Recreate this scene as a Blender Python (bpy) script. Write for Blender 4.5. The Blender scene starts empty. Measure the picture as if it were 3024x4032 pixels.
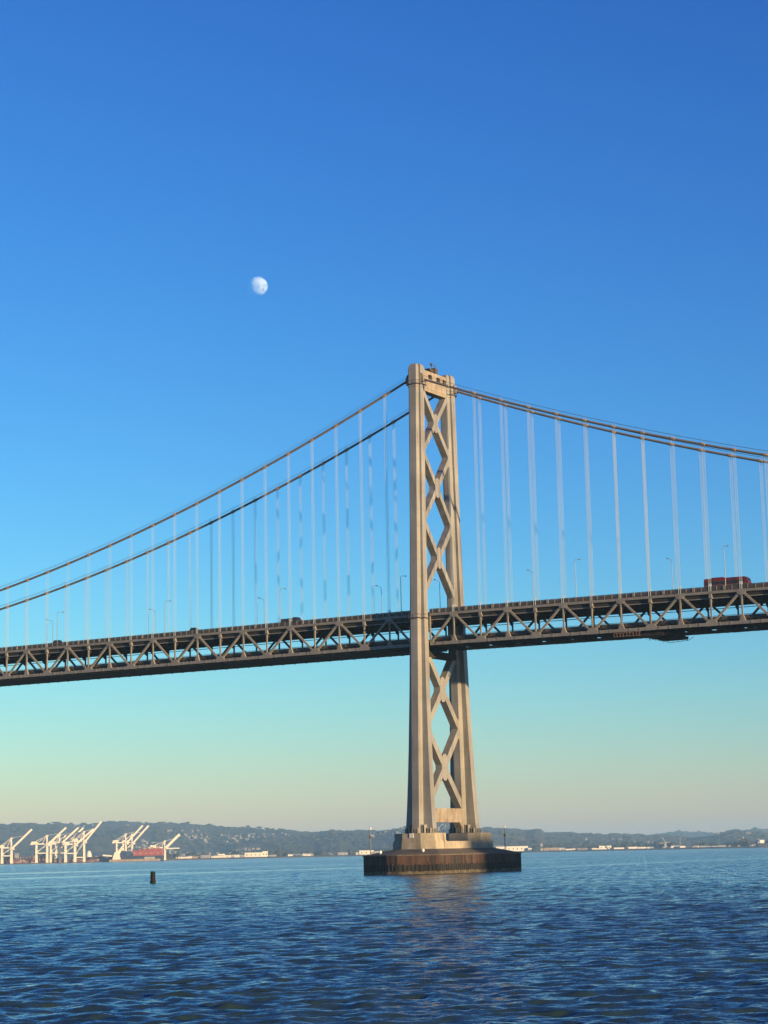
import bpy, math, random
import numpy as np
from mathutils import Vector, Matrix
random.seed(7)
rng = np.random.default_rng(11)
scene = bpy.context.scene
COL = scene.collection
R = math.radians

# ------------------------------------------------------------------ camera (solved from the bridge's real dimensions)
CAM = np.array([304.813, -526.690, 5.965])
YAW, PIT, ROL, FPX = -0.550673, 0.169839, -0.0216579, 7845.41      # focal length in pixels of a 3024 px wide frame
FW = np.array([math.sin(YAW) * math.cos(PIT), math.cos(YAW) * math.cos(PIT), math.sin(PIT)])
_r0 = np.array([math.cos(YAW), -math.sin(YAW), 0.0])
_u0 = np.cross(_r0, FW)
RT = math.cos(ROL) * _r0 + math.sin(ROL) * _u0
UP = -math.sin(ROL) * _r0 + math.cos(ROL) * _u0
cd = bpy.data.cameras.new('camera')
cd.sensor_fit = 'HORIZONTAL'
cd.sensor_width = 36.0
cd.lens = FPX / 3024 * 36
cd.clip_start, cd.clip_end = 1.0, 200000
cam = bpy.data.objects.new('camera', cd)
COL.objects.link(cam)
M = Matrix.Identity(4)
for i in range(3):
    M[i][0], M[i][1], M[i][2], M[i][3] = RT[i], UP[i], -FW[i], CAM[i]
cam.matrix_world = M
scene.camera = cam


def ray(px, py):
    d = FW * FPX + RT * (px - 1512) - UP * (py - 2016)
    return d / math.hypot(d[0], d[1])


def site(px, D):
    """World xy of a far place seen at photo column px, D metres away."""
    d = ray(px, 3361.7 - 0.021661 * (px - 1512))
    return CAM[:2] + d[:2] * D


def height(px, py, D):
    return CAM[2] + ray(px, py)[2] * D


# ------------------------------------------------------------------ light
SUN_AZ, SUN_EL = R(13.2), R(5.6)           # azimuth from +X towards -Y
SD = Vector((math.cos(SUN_AZ) * math.cos(SUN_EL), -math.sin(SUN_AZ) * math.cos(SUN_EL), math.sin(SUN_EL)))
sl = bpy.data.lights.new('sun', 'SUN')
sl.energy = 5.0
sl.angle = R(0.5)
sl.color = (1.0, 0.71, 0.385)
so = bpy.data.objects.new('sun', sl)
COL.objects.link(so)
so.rotation_mode = 'QUATERNION'
so.rotation_quaternion = SD.to_track_quat('Z', 'Y')
so.location = (400, -300, 300)

w = bpy.data.worlds.new('World')
scene.world = w
w.use_nodes = True
nt = w.node_tree
bg = nt.nodes['Background']
sky = nt.nodes.new('ShaderNodeTexSky')
sky.sky_type = 'NISHITA'
sky.sun_disc = False
sky.sun_elevation = SUN_EL
sky.sun_rotation = math.atan2(SD.x, SD.y)
sky.altitude = 0
sky.air_density = 1.0
sky.dust_density = 0.15
sky.ozone_density = 4.0
# the sky's tone response, channel by channel, as deep as the photograph's clear evening sky
sep = nt.nodes.new('ShaderNodeSeparateColor')
com = nt.nodes.new('ShaderNodeCombineColor')
nt.links.new(sky.outputs[0], sep.inputs[0])
for k_, (pw, gn) in enumerate(((1.80, 1.18), (1.60, 0.985), (1.08, 1.50))):
    p_ = nt.nodes.new('ShaderNodeMath')
    p_.operation = 'POWER'
    p_.inputs[1].default_value = pw
    g_ = nt.nodes.new('ShaderNodeMath')
    g_.operation = 'MULTIPLY'
    g_.inputs[1].default_value = gn
    c_ = nt.nodes.new('ShaderNodeMath')      # keeps the glow round the sun (behind the viewer) from filling every shadow
    c_.operation = 'MINIMUM'
    c_.inputs[1].default_value = 6.4
    nt.links.new(sep.outputs[k_], p_.inputs[0])
    nt.links.new(p_.outputs[0], g_.inputs[0])
    nt.links.new(g_.outputs[0], c_.inputs[0])
    nt.links.new(c_.outputs[0], com.inputs[k_])
nt.links.new(com.outputs[0], bg.inputs[0])
bg.inputs[1].default_value = 0.0725

vs = scene.view_settings
vs.view_transform = 'Standard'
vs.look = 'None'
vs.gamma = 1.0
vs.exposure = 1.25
try:
    scene.cycles.use_denoising = True
    scene.cycles.max_bounces = 6
    scene.cycles.volume_bounces = 0
except Exception:
    pass


# ------------------------------------------------------------------ mesh builder
class MB:
    def __init__(s):
        s.v, s.f, s.m = [], [], []
        s.mi = 0

    def add(s, verts, faces):
        o = len(s.v)
        s.v += [tuple(map(float, v)) for v in verts]
        s.f += [tuple(o + i for i in f) for f in faces]
        s.m += [s.mi] * len(faces)
        return s

    def box(s, x0, x1, y0, y1, z0, z1):
        v = [(x0, y0, z0), (x1, y0, z0), (x1, y1, z0), (x0, y1, z0), (x0, y0, z1), (x1, y0, z1), (x1, y1, z1), (x0, y1, z1)]
        return s.add(v, [(3, 2, 1, 0), (4, 5, 6, 7), (0, 1, 5, 4), (1, 2, 6, 5), (2, 3, 7, 6), (3, 0, 4, 7)])

    def beam(s, p, q, wd, ht, side=(0, 1, 0), w2=None, h2=None):
        """box bar from p to q; wd along side, ht across"""
        p, q = np.array(p, float), np.array(q, float)
        d = q - p
        d /= np.linalg.norm(d)
        a = np.array(side, float)
        a -= d * (a @ d)
        a /= np.linalg.norm(a)
        b = np.cross(d, a)
        w2 = wd if w2 is None else w2
        h2 = ht if h2 is None else h2
        v = []
        for c, ww, hh in ((p, wd, ht), (q, w2, h2)):
            for i, j in ((-1, -1), (1, -1), (1, 1), (-1, 1)):
                v.append(c + a * i * ww / 2 + b * j * hh / 2)
        return s.add(v, [(3, 2, 1, 0), (4, 5, 6, 7), (0, 1, 5, 4), (1, 2, 6, 5), (2, 3, 7, 6), (3, 0, 4, 7)])

    def tube(s, pts, rad, n=8, cap=True):
        pts = [np.array(p, float) for p in pts]
        rads = rad if hasattr(rad, '__len__') else [rad] * len(pts)
        vv = []
        for i, p in enumerate(pts):
            d = pts[min(i + 1, len(pts) - 1)] - pts[max(i - 1, 0)]
            d /= np.linalg.norm(d)
            a = np.array((0, 1, 0.)) if abs(d[1]) < .9 else np.array((1., 0, 0))
            a -= d * (a @ d)
            a /= np.linalg.norm(a)
            b = np.cross(d, a)
            for k in range(n):
                t = 2 * math.pi * k / n
                vv.append(p + (a * math.cos(t) + b * math.sin(t)) * rads[i])
        ff = []
        for i in range(len(pts) - 1):
            for k in range(n):
                ff.append((i * n + k, i * n + (k + 1) % n, (i + 1) * n + (k + 1) % n, (i + 1) * n + k))
        if cap:
            ff.append(tuple(range(n - 1, -1, -1)))
            ff.append(tuple((len(pts) - 1) * n + k for k in range(n)))
        return s.add(vv, ff)

    def loft(s, rings, cap=True):
        n = len(rings[0])
        vv = [p for r_ in rings for p in r_]
        ff = []
        for i in range(len(rings) - 1):
            for k in range(n):
                ff.append((i * n + k, i * n + (k + 1) % n, (i + 1) * n + (k + 1) % n, (i + 1) * n + k))
        if cap:
            ff.append(tuple(range(n - 1, -1, -1)))
            ff.append(tuple((len(rings) - 1) * n + k for k in range(n)))
        return s.add(vv, ff)

    def prism(s, poly, z0, z1):
        return s.loft([[(x, y, z0) for x, y in poly], [(x, y, z1) for x, y in poly]])

    def plate(s, poly_xz, y0, y1):
        """plate in the XZ plane given thickness y0..y1"""
        n = len(poly_xz)
        v = [(x, y0, z) for x, z in poly_xz] + [(x, y1, z) for x, z in poly_xz]
        f = [tuple(range(n)), tuple(range(2 * n - 1, n - 1, -1))] + [(i, n + i, n + (i + 1) % n, (i + 1) % n) for i in range(n)]
        return s.add(v, f)

    def sphere(s, c, r, seg=10, rings=6):
        c = np.array(c, float)
        vv = [c + (0, 0, r)]
        for i in range(1, rings):
            a = math.pi * i / rings
            for k in range(seg):
                b = 2 * math.pi * k / seg
                vv.append(c + (r * math.sin(a) * math.cos(b), r * math.sin(a) * math.sin(b), r * math.cos(a)))
        vv.append(c - (0, 0, r))
        ff = [(0, 1 + k, 1 + (k + 1) % seg) for k in range(seg)]
        for i in range(rings - 2):
            for k in range(seg):
                a = 1 + i * seg
                ff.append((a + k, a + seg + k, a + seg + (k + 1) % seg, a + (k + 1) % seg))
        L = len(vv) - 1
        a = 1 + (rings - 2) * seg
        ff += [(L, a + (k + 1) % seg, a + k) for k in range(seg)]
        return s.add(vv, ff)

    def build(s, name, mat, parent=None, smooth=False, loc=None, rot=0):
        me = bpy.data.meshes.new(name)
        me.from_pydata(s.v, [], s.f)
        mats = mat if isinstance(mat, (list, tuple)) else [mat]
        for m_ in mats:
            me.materials.append(m_)
        if len(mats) > 1:
            me.polygons.foreach_set('material_index', s.m)
        if smooth:
            me.polygons.foreach_set('use_smooth', [True] * len(me.polygons))
        me.validate()
        import bmesh
        b = bmesh.new()
        b.from_mesh(me)
        bmesh.ops.recalc_face_normals(b, faces=b.faces)
        b.to_mesh(me)
        b.free()
        o = bpy.data.objects.new(name, me)
        COL.objects.link(o)
        if parent is not None:
            o.parent = parent
        if loc is not None:
            o.location = loc
        o.rotation_euler.z = rot
        return o


def tag(o, label, cat, group=None, kind=None):
    if label:
        o['label'] = label
    if cat:
        o['category'] = cat
    if group:
        o['group'] = group
    if kind:
        o['kind'] = kind
    return o


def thing(name, label, cat, loc=(0, 0, 0), rot=0, group=None):
    o = bpy.data.objects.new(name, None)
    COL.objects.link(o)
    o.location = loc
    o.rotation_euler.z = rot
    o.empty_display_size = 1
    return tag(o, label, cat, group)


# ------------------------------------------------------------------ materials
def mat(name, col, rough=0.6, metal=0.0, var=0.12, scale=0.4, stretch=(1, 1, 1), col2=None, bump=0.0, bscale=None, spec=0.5):
    m = bpy.data.materials.new(name)
    m.use_nodes = True
    t = m.node_tree
    b = t.nodes['Principled BSDF']
    b.inputs['Roughness'].default_value = rough
    b.inputs['Metallic'].default_value = metal
    b.inputs['Specular IOR Level'].default_value = spec
    tc = t.nodes.new('ShaderNodeTexCoord')
    mp = t.nodes.new('ShaderNodeMapping')
    mp.inputs['Scale'].default_value = stretch
    t.links.new(tc.outputs['Object'], mp.inputs['Vector'])
    n = t.nodes.new('ShaderNodeTexNoise')
    n.inputs['Scale'].default_value = scale
    n.inputs['Detail'].default_value = 5
    n.inputs['Roughness'].default_value = 0.65
    t.links.new(mp.outputs[0], n.inputs['Vector'])
    cr = t.nodes.new('ShaderNodeValToRGB')
    c2 = col2 or tuple(c * (1 + var) for c in col)
    c1 = col if col2 else tuple(c * (1 - var) for c in col)
    cr.color_ramp.elements[0].position = 0.32
    cr.color_ramp.elements[1].position = 0.68
    cr.color_ramp.elements[0].color = (*c1, 1)
    cr.color_ramp.elements[1].color = (*c2, 1)
    t.links.new(n.outputs['Fac'], cr.inputs['Fac'])
    t.links.new(cr.outputs[0], b.inputs['Base Color'])
    if bump:
        n2 = t.nodes.new('ShaderNodeTexNoise')
        n2.inputs['Scale'].default_value = bscale or scale * 6
        n2.inputs['Detail'].default_value = 4
        t.links.new(mp.outputs[0], n2.inputs['Vector'])
        bp = t.nodes.new('ShaderNodeBump')
        bp.inputs['Strength'].default_value = bump
        bp.inputs['Distance'].default_value = 0.1
        t.links.new(n2.outputs['Fac'], bp.inputs['Height'])
        t.links.new(bp.outputs[0], b.inputs['Normal'])
    return m


STEEL = mat('tower_paint', (0.165, 0.158, 0.142), 0.34, 0, scale=0.35, stretch=(1, 1, .12), col2=(0.235, 0.226, 0.203), bump=.15, bscale=1.5)
def weather(m):
    t = m.node_tree
    b = t.nodes['Principled BSDF']
    src = b.inputs['Base Color'].links[0].from_socket
    tc = t.nodes.new('ShaderNodeTexCoord')
    sx = t.nodes.new('ShaderNodeSeparateXYZ')
    t.links.new(tc.outputs['Object'], sx.inputs[0])
    md = t.nodes.new('ShaderNodeMath')
    md.operation = 'PINGPONG'
    md.inputs[1].default_value = 2.6
    t.links.new(sx.outputs['Z'], md.inputs[0])
    mr = t.nodes.new('ShaderNodeMapRange')
    mr.inputs[1].default_value, mr.inputs[2].default_value = .04, .16
    mr.inputs[3].default_value, mr.inputs[4].default_value = .9, 1.0
    t.links.new(md.outputs[0], mr.inputs[0])

    def nz_(scale, st, lo, hi, a, c):
        mp = t.nodes.new('ShaderNodeMapping')
        mp.inputs['Scale'].default_value = st
        t.links.new(tc.outputs['Object'], mp.inputs['Vector'])
        n = t.nodes.new('ShaderNodeTexNoise')
        n.inputs['Scale'].default_value = scale
        n.inputs['Detail'].default_value = 4
        t.links.new(mp.outputs[0], n.inputs['Vector'])
        r = t.nodes.new('ShaderNodeMapRange')
        r.inputs[1].default_value, r.inputs[2].default_value = lo, hi
        r.inputs[3].default_value, r.inputs[4].default_value = a, c
        t.links.new(n.outputs['Fac'], r.inputs[0])
        return r.outputs[0]
    mu = t.nodes.new('ShaderNodeMath')
    mu.operation = 'MULTIPLY'
    t.links.new(mr.outputs[0], mu.inputs[0])
    t.links.new(nz_(.13, (1, 1, .8), .35, .65, .86, 1.12), mu.inputs[1])
    vm = t.nodes.new('ShaderNodeVectorMath')
    vm.operation = 'SCALE'
    t.links.new(src, vm.inputs[0])
    t.links.new(mu.outputs[0], vm.inputs['Scale'])
    mx = t.nodes.new('ShaderNodeMix')
    mx.data_type = 'RGBA'
    mx.inputs[7].default_value = (.12, .065, .035, 1)
    t.links.new(nz_(.9, (1, 1, .07), .60, .72, 0, .55), mx.inputs[0])
    t.links.new(vm.outputs[0], mx.inputs[6])
    t.links.new(mx.outputs[2], b.inputs['Base Color'])


weather(STEEL)
BEAM = mat('tower_beam_paint', (0.15, 0.11, 0.072), 0.6, 0, scale=0.6, stretch=(1, 1, .5), col2=(0.275, 0.24, 0.19), bump=.3, bscale=2)
TRUSS = mat('truss_paint', (0.15, 0.138, 0.12), 0.5, 0, scale=0.5, col2=(0.215, 0.2, 0.176), bump=.1)
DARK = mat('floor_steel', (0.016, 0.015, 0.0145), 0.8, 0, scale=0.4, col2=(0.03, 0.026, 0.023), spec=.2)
RAIL = mat('rail_steel', (0.035, 0.029, 0.026), 0.6, 0, scale=0.8, col2=(0.07, 0.054, 0.043))
ASPH = mat('road_asphalt', (0.04, 0.04, 0.04), 0.9, 0, scale=1.2)
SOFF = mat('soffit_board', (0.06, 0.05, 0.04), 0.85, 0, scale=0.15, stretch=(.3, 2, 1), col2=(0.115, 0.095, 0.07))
CABLE = mat('cable_wrap', (0.10, 0.088, 0.078), 0.6, 0, scale=0.5, col2=(0.15, 0.132, 0.118))
BAND = mat('cable_band_steel', (0.17, 0.13, 0.095), 0.55, 0, scale=2.0, col2=(0.28, 0.235, 0.18))
ROPE = mat('suspender_rope', (0.24, 0.29, 0.33), 0.5, 0, scale=0.3, stretch=(1, 1, .2), col2=(0.32, 0.38, 0.42))
CONC = mat('pier_concrete', (0.20, 0.17, 0.12), 0.9, 0, scale=0.35, stretch=(1, 1, .6), col2=(0.36, 0.315, 0.235), bump=.3, bscale=2)
CAPC = mat('cap_concrete', (0.06, 0.05, 0.038), 0.95, 0, scale=0.4, col2=(0.11, 0.09, 0.066), bump=.3, bscale=2)
WHITE = mat('white_paint', (0.55, 0.53, 0.48), 0.5, 0, scale=0.1, col2=(0.62, 0.60, 0.56))
POLE = mat('pole_grey', (0.12, 0.12, 0.12), 0.5, 0.2, scale=1)
RED = mat('bus_red', (0.12, 0.010, 0.009), 0.4, 0, scale=.5)
BLACK = mat('dark_glass', (0.015, 0.016, 0.018), 0.15, 0, scale=1)
GREYP = mat('grey_panel', (0.06, 0.06, 0.062), 0.4, 0, scale=.6, col2=(0.11, 0.108, 0.105))
RUSTY = mat('rusty_steel', (0.09, 0.04, 0.024), 0.8, 0, scale=1.5, col2=(0.17, 0.115, 0.075))

# fender: tarred timber, rust stained upper boards, ribbed lower boards, pale waterline
FEND = bpy.data.materials.new('fender_boards')
FEND.use_nodes = True
_t = FEND.node_tree
_b = _t.nodes['Principled BSDF']
_b.inputs['Roughness'].default_value = 0.9
_tc = _t.nodes.new('ShaderNodeTexCoord')
_sx = _t.nodes.new('ShaderNodeSeparateXYZ')
_t.links.new(_tc.outputs['Object'], _sx.inputs[0])


def _noise(scale, st, det=4):
    mp = _t.nodes.new('ShaderNodeMapping')
    mp.inputs['Scale'].default_value = st
    _t.links.new(_tc.outputs['Object'], mp.inputs['Vector'])
    n = _t.nodes.new('ShaderNodeTexNoise')
    n.inputs['Scale'].default_value = scale
    n.inputs['Detail'].default_value = det
    _t.links.new(mp.outputs[0], n.inputs['Vector'])
    return n.outputs['Fac']


def _ramp(src, stops):
    cr = _t.nodes.new('ShaderNodeValToRGB')
    e = cr.color_ramp.elements
    while len(e) < len(stops):
        e.new(0.5)
    for k, (p, c) in enumerate(stops):
        e[k].position = p
        e[k].color = (*c, 1)
    _t.links.new(src, cr.inputs['Fac'])
    return cr.outputs[0]


def _mix(fac, a, b_):
    mx = _t.nodes.new('ShaderNodeMix')
    mx.data_type = 'RGBA'
    _t.links.new(fac, mx.inputs[0])
    _t.links.new(a, mx.inputs[6])
    _t.links.new(b_, mx.inputs[7])
    return mx.outputs[2]


_up = _ramp(_noise(0.9, (1, 1, .06)), [(.36, (.008, .007, .006)), (.47, (.03, .019, .012)), (.55, (.058, .021, .011)), (.66, (.05, .034, .022))])
_lo = _ramp(_noise(1.3, (1, 1, .05)), [(.4, (.004, .004, .004)), (.62, (.017, .013, .010))])
_wl = _ramp(_noise(.8, (1, 1, 1)), [(.35, (.03, .025, .016)), (.65, (.10, .082, .05))])


def _step(z0, z1):
    mr = _t.nodes.new('ShaderNodeMapRange')
    mr.inputs[1].default_value, mr.inputs[2].default_value = z0, z1
    ad = _t.nodes.new('ShaderNodeMath')
    ad.operation = 'ADD'
    sc_ = _t.nodes.new('ShaderNodeMath')
    sc_.operation = 'MULTIPLY'
    sc_.inputs[1].default_value = .9
    _t.links.new(_noise(.9, (1, 1, .3)), sc_.inputs[0])
    _t.links.new(_sx.outputs['Z'], ad.inputs[0])
    _t.links.new(sc_.outputs[0], ad.inputs[1])
    _t.links.new(ad.outputs[0], mr.inputs[0])
    return mr.outputs[0]


_c = _mix(_step(1.15, 1.35), _wl, _lo)
_c = _mix(_step(3.0, 3.3), _c, _up)
_t.links.new(_c, _b.inputs['Base Color'])
_bp = _t.nodes.new('ShaderNodeBump')
_bp.inputs['Strength'].default_value = .6
_bp.inputs['Distance'].default_value = .15
_t.links.new(_noise(1.6, (1, 1, .05)), _bp.inputs['Height'])
_t.links.new(_bp.outputs[0], _b.inputs['Normal'])

# ------------------------------------------------------------------ the bridge
bridge = thing('suspension_bridge', 'grey double-deck suspension bridge with a tall cross-braced tower crossing the bay', 'bridge', (0, 0, 0))
PAN, OFF, HY, DEP = 9.144, 11.3, 10.06, 8.86


def zt(X):
    return 76.87 - (0.0040 if X < 0 else 0.0130) * X


def interp(z, tab):
    return float(np.interp(z, [a for a, _ in tab], [b for _, b in tab]))


def leg_a(z):
    return interp(z, [(11.7, 4.8), (14, 4.55), (19, 4.2), (27, 3.8), (36, 3.45), (55, 2.9), (80, 2.45), (105, 2.2), (155, 2.05)])


def leg_b(z):
    return 3.35 - 0.0070 * z


def leg_y(z):
    return 13.38 - 0.0256 * z


WX, WY = 1.17, 1.13


def leg_ring(z, s, grow=0.0, sc=1.0):
    a, b, y = leg_a(z) + grow, leg_b(z) + grow, leg_y(z) * s
    wx, wy, k = WX + grow, WY + grow, .28
    pts = [(-wx, -b), (wx, -b), (wx + k, -wy), (a, -wy), (a, wy), (wx + k, wy), (wx, b), (-wx, b), (-wx - k, wy), (-a, wy), (-a, -wy), (-wx - k, -wy)]
    return [(px * sc, y + py * sc, z) for px, py in pts]


# --- tower
tw = MB()        # the top portal strut with its parapet and three openings
yi = 6.9
tw.box(-1.3, 1.3, -yi, yi, 147.05, 150.75)
tw.box(-1.16, 1.16, -yi, yi, 150.75, 151.35)
for a, b in ((-yi, -4.1), (-1.55, .95), (3.35, 4.85), (7.0, 7.05)):
    tw.box(-1.12, 1.12, a, min(b, yi), 151.35, 152.75)
tw.box(-.35, .35, -yi, yi, 151.35, 152.74)
tw.box(-1.2, 1.2, -yi, yi, 152.75, 153.75)
tw.box(-1.42, 1.42, -yi, yi, 147.95, 148.15)
tower = tw.build('tower', BEAM, bridge)
for a, b in ((-4.1, -1.55), (.95, 3.35), (4.85, 7.0)):
    MB().box(.36, .5, a + .05, min(b, yi) - .05, 151.36, 152.73).build('window', BLACK, tower)  # black panels standing in for the shade inside the strut openings
for s in (-1, 1):
    L = MB()
    zs = [11.75, 12.6, 14, 16.5, 19, 23, 27, 31.5, 36, 45, 55, 67, 80, 92, 105, 130, 147.6]
    L.loft([leg_ring(z, s) for z in zs])
    L.loft([leg_ring(z, s, .12) for z in (147.6, 149.5, 153.5)] + [leg_ring(154.25, s, .06, .97), leg_ring(154.75, s, 0, .88), leg_ring(155.0, s, 0, .7)])
    leg = L.build('leg', STEEL, tower)
    # footing stiffener gussets round the foot of the leg
    G = MB()
    y0 = leg_y(12) * s
    for sx in (-1, 1):
        for xx in (1.7, 2.5, 3.3, 4.1):
            for sy in (-1, 1):
                G.box(sx * xx - .12, sx * xx + .12, y0 + sy * 1.13, y0 + sy * (2.6 if xx < 3 else 1.9), 11.72, 14.2 if xx < 3 else 13.2)
    for xx in (-.9, -.3, .3, .9):
        for sy in (-1, 1):
            G.box(xx - .08, xx + .08, y0 + sy * 3.2, y0 + sy * 3.75, 11.72, 13.2)
    for yy in (-.8, 0, .8):
        for sx in (-1, 1):
            G.box(sx * 4.5, sx * 5.2, y0 + yy - .08, y0 + yy + .08, 11.72, 13.0)
    G.box(-5.4, 5.4, y0 - 2.9, y0 + 2.9, 11.66, 11.74)
    G.build('foot_gusset', STEEL, tower)
    # walkway collars
    for zc_, nm in ((148.3, 'cable_collar'), (75.6, 'deck_collar')):
        K = MB()
        K.loft([leg_ring(zc_, s, .55), leg_ring(zc_ + .25, s, .55)])
        for p in leg_ring(zc_, s, .5):
            K.beam((p[0], p[1], zc_ + .25), (p[0], p[1], zc_ + 1.3), .06, .06)
        rg = leg_ring(zc_ + 1.3, s, .5)
        for i in range(12):
            K.beam(rg[i], rg[(i + 1) % 12], .06, .06, (0, 0, 1))
        K.build(nm, RAIL, tower)
    # saddle housing where the cable leaves the leg
    for sx in (-1, 1):
        H = MB()
        H.plate([(sx * 2.0, 149.2), (sx * 3.3, 149.0), (sx * 3.2, 150.4), (sx * 2.7, 151.6), (sx * 2.0, 152.0)], s * HY - .6, s * HY + .6)
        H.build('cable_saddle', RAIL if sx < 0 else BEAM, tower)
# X bracing
for zl, zc_, zh, wd in ((127.9, 137.8, 147.6, 1.5), (106.2, 117.35, 127.9, 1.55), (84.3, 95.4, 106.2, 1.65), (66.4, 54.9, 43.2, 1.9), (19.6, 31.4, 43.2, 2.0)):
    if zl > zh:
        zl, zh = zh, zl
    B = MB()
    for sgn, hx in ((1, 1.12), (-1, 1.095)):
        ya = sgn * -(leg_y(zl) - leg_b(zl) * .8)
        yb = sgn * (leg_y(zh) - leg_b(zh) * .8)
        B.beam((0, ya, zl), (0, 0, zc_), hx * 2, wd, (1, 0, 0))
        B.beam((0, 0, zc_), (0, yb, zh), hx * 2 - .004, wd, (1, 0, 0))
    g = wd * 1.0
    B.loft([[(x, y, zc_ + z) for y, z in ((-g * .92, -1.3 * g), (-.35 * g, -2.0 * g), (.35 * g, -2.0 * g), (.92 * g, -1.3 * g), (.92 * g, 1.3 * g), (.35 * g, 2.0 * g), (-.35 * g, 2.0 * g), (-.92 * g, 1.3 * g))] for x in (-1.145, 1.145)])
    B.build('cross_brace', STEEL, tower)
for zj in (127.9, 106.2, 43.2):
    for s in (-1, 1):
        J = MB()
        y_ = leg_y(zj) - leg_b(zj)
        J.loft([[(x, s * (y_ + a), zj + b) for a, b in ((.3, -4.2), (-.75, -1.9), (-.75, 1.9), (.3, 4.2))] for x in (-1.135, 1.135)])
        J.build('joint_plate', STEEL, tower)
bs = MB()
yb_ = leg_y(17) - leg_b(17)
bs.box(-1.25, 1.25, -yb_, yb_, 14.9, 19.1)
for s in (-1, 1):
    bs.loft([[(x, s * a, z) for a, z in ((yb_ + .1, 12.6), (yb_ + .1, 14.9), (yb_ - 1.7, 14.9))] for x in (-1.2, 1.2)])
bs.build('bottom_strut', BEAM, tower)
ds = MB()
yd_ = leg_y(65) - leg_b(65)
ds.box(-1.2, 1.2, -yd_, yd_, 64.3, 66.3)
ds.build('deck_strut', DARK, tower)
ms = MB()
ms.tube([(0, .1, 153.75), (0, .1, 156.6)], .12, 6)
ms.sphere((0, .1, 156.9), .5, 8, 5)
ms.loft([[(x, y, 154.0) for x, y in ((-.5, -1.2), (.5, -1.2), (.5, -.2), (-.5, -.2))], [(x, y, 155.0) for x, y in ((-.9, -2.9), (.9, -2.9), (.9, .4), (-.9, .4))]])
ms.box(-.8, .8, .9, 2.5, 153.75, 155.9)
for yy in (1.1, 1.7, 2.3):
    ms.tube([(.3, yy, 155.9), (.3, yy, 157.1)], .06, 5)
ms.build('beacon_mast', RAIL, tower)

# --- pier
FB = [(-1.8, -30), (1.8, -30), (12.9, -25.0), (12.9, 25.0), (1.8, 30), (-1.8, 30), (-12.9, 25.0), (-12.9, -25.0)]
pf = MB()
pf.prism(FB, -3, 5.2)
fender = pf.build('pier', FEND, bridge)
ft = MB()
# timber rubbing piles round the fender, each a slim square rib
n_ = len(FB)
for i in range(n_):
    p, q = np.array(FB[i]), np.array(FB[(i + 1) % n_])
    ln = np.linalg.norm(q - p)
    nn = np.array((q[1] - p[1], p[0] - q[0])) / ln
    for k in range(int(ln / 1.15)):
        c = p + (q - p) * (k + .5) / int(ln / 1.15)
        h0 = 2.9 + .45 * math.sin(k * 2.1) + .3 * math.sin(k * 5.3 + i)
        d = (q - p) / ln
        c1 = c + nn * .05
        rr = [c1 - d * .16 - nn * .12, c1 + d * .16 - nn * .12, c1 + d * .16 + nn * .1, c1 - d * .16 + nn * .1]
        ft.prism([tuple(x) for x in rr], .9, h0)
ft.build('rubbing_pile', FEND, fender)
wl = MB()
sc2 = lambda k, pl: [(x + (k if x > 0 else -k) * (1 if abs(x) > 2 else .4), y + (k if y > 0 else -k)) for x, y in pl]
wl.loft([[(x, y, 5.2) for x, y in sc2(.22, FB)], [(x, y, 5.55) for x, y in sc2(.22, FB)]])
wl.build('coping', CAPC, fender)
PL = [(-3.3, -19.2), (3.3, -19.2), (7.4, -17.4), (7.4, 17.4), (3.3, 19.2), (-3.3, 19.2), (-7.4, 17.4), (-7.4, -17.4)]
cp = MB()
cp.loft([[(x * .985, y * .985, 5.55) for x, y in FB], [(x * 1.02, y * 1.01, 7.1) for x, y in PL]])
cp.build('sloped_cap', CAPC, fender)
lt = MB()
lt.loft([[(x, y, 7.1) for x, y in PL], [(x * .985, y * .99, 9.25) for x, y in PL]])
lt.build('lower_tier', CONC, fender)
for s in (-1, 1):
    P_ = MB()
    pg = [(-3.1, -18.9), (3.1, -18.9), (6.9, -17.1), (6.9, -10.6), (3.3, -8.9), (-3.3, -8.9), (-6.9, -10.6), (-6.9, -17.1)]
    pg = [(x, y * -s) for x, y in pg]
    if s == 1:
        pg = pg[::-1]
    cx, cy = 0, 13.9 * s
    P_.prism(pg, 9.25, 11.66)
    P_.build('pedestal', CONC, fender)
    lip = MB()
    lip.prism([(x * 1.035, cy + (y - cy) * 1.035) for x, y in pg], 9.26, 9.5)
    lip.build('pedestal_ledge', CONC, fender)
sg = MB()
sg.box(-.6, .8, -19.06, -18.92, 10.4, 11.7)
sg.build('notice_board', WHITE, fender)
ld = MB()
for dx in (-.2, .2):
    ld.beam((7.5, -12.4 + dx, 5.6), (7.12, -12.4 + dx, 12.8), .06, .06)
for k in range(16):
    z = 5.9 + k * .42
    x = 7.5 - (z - 5.6) * .0528
    ld.beam((x, -12.6, z), (x, -12.2, z), .05, .05, (0, 0, 1))
ld.build('ladder', RAIL, fender)


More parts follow.
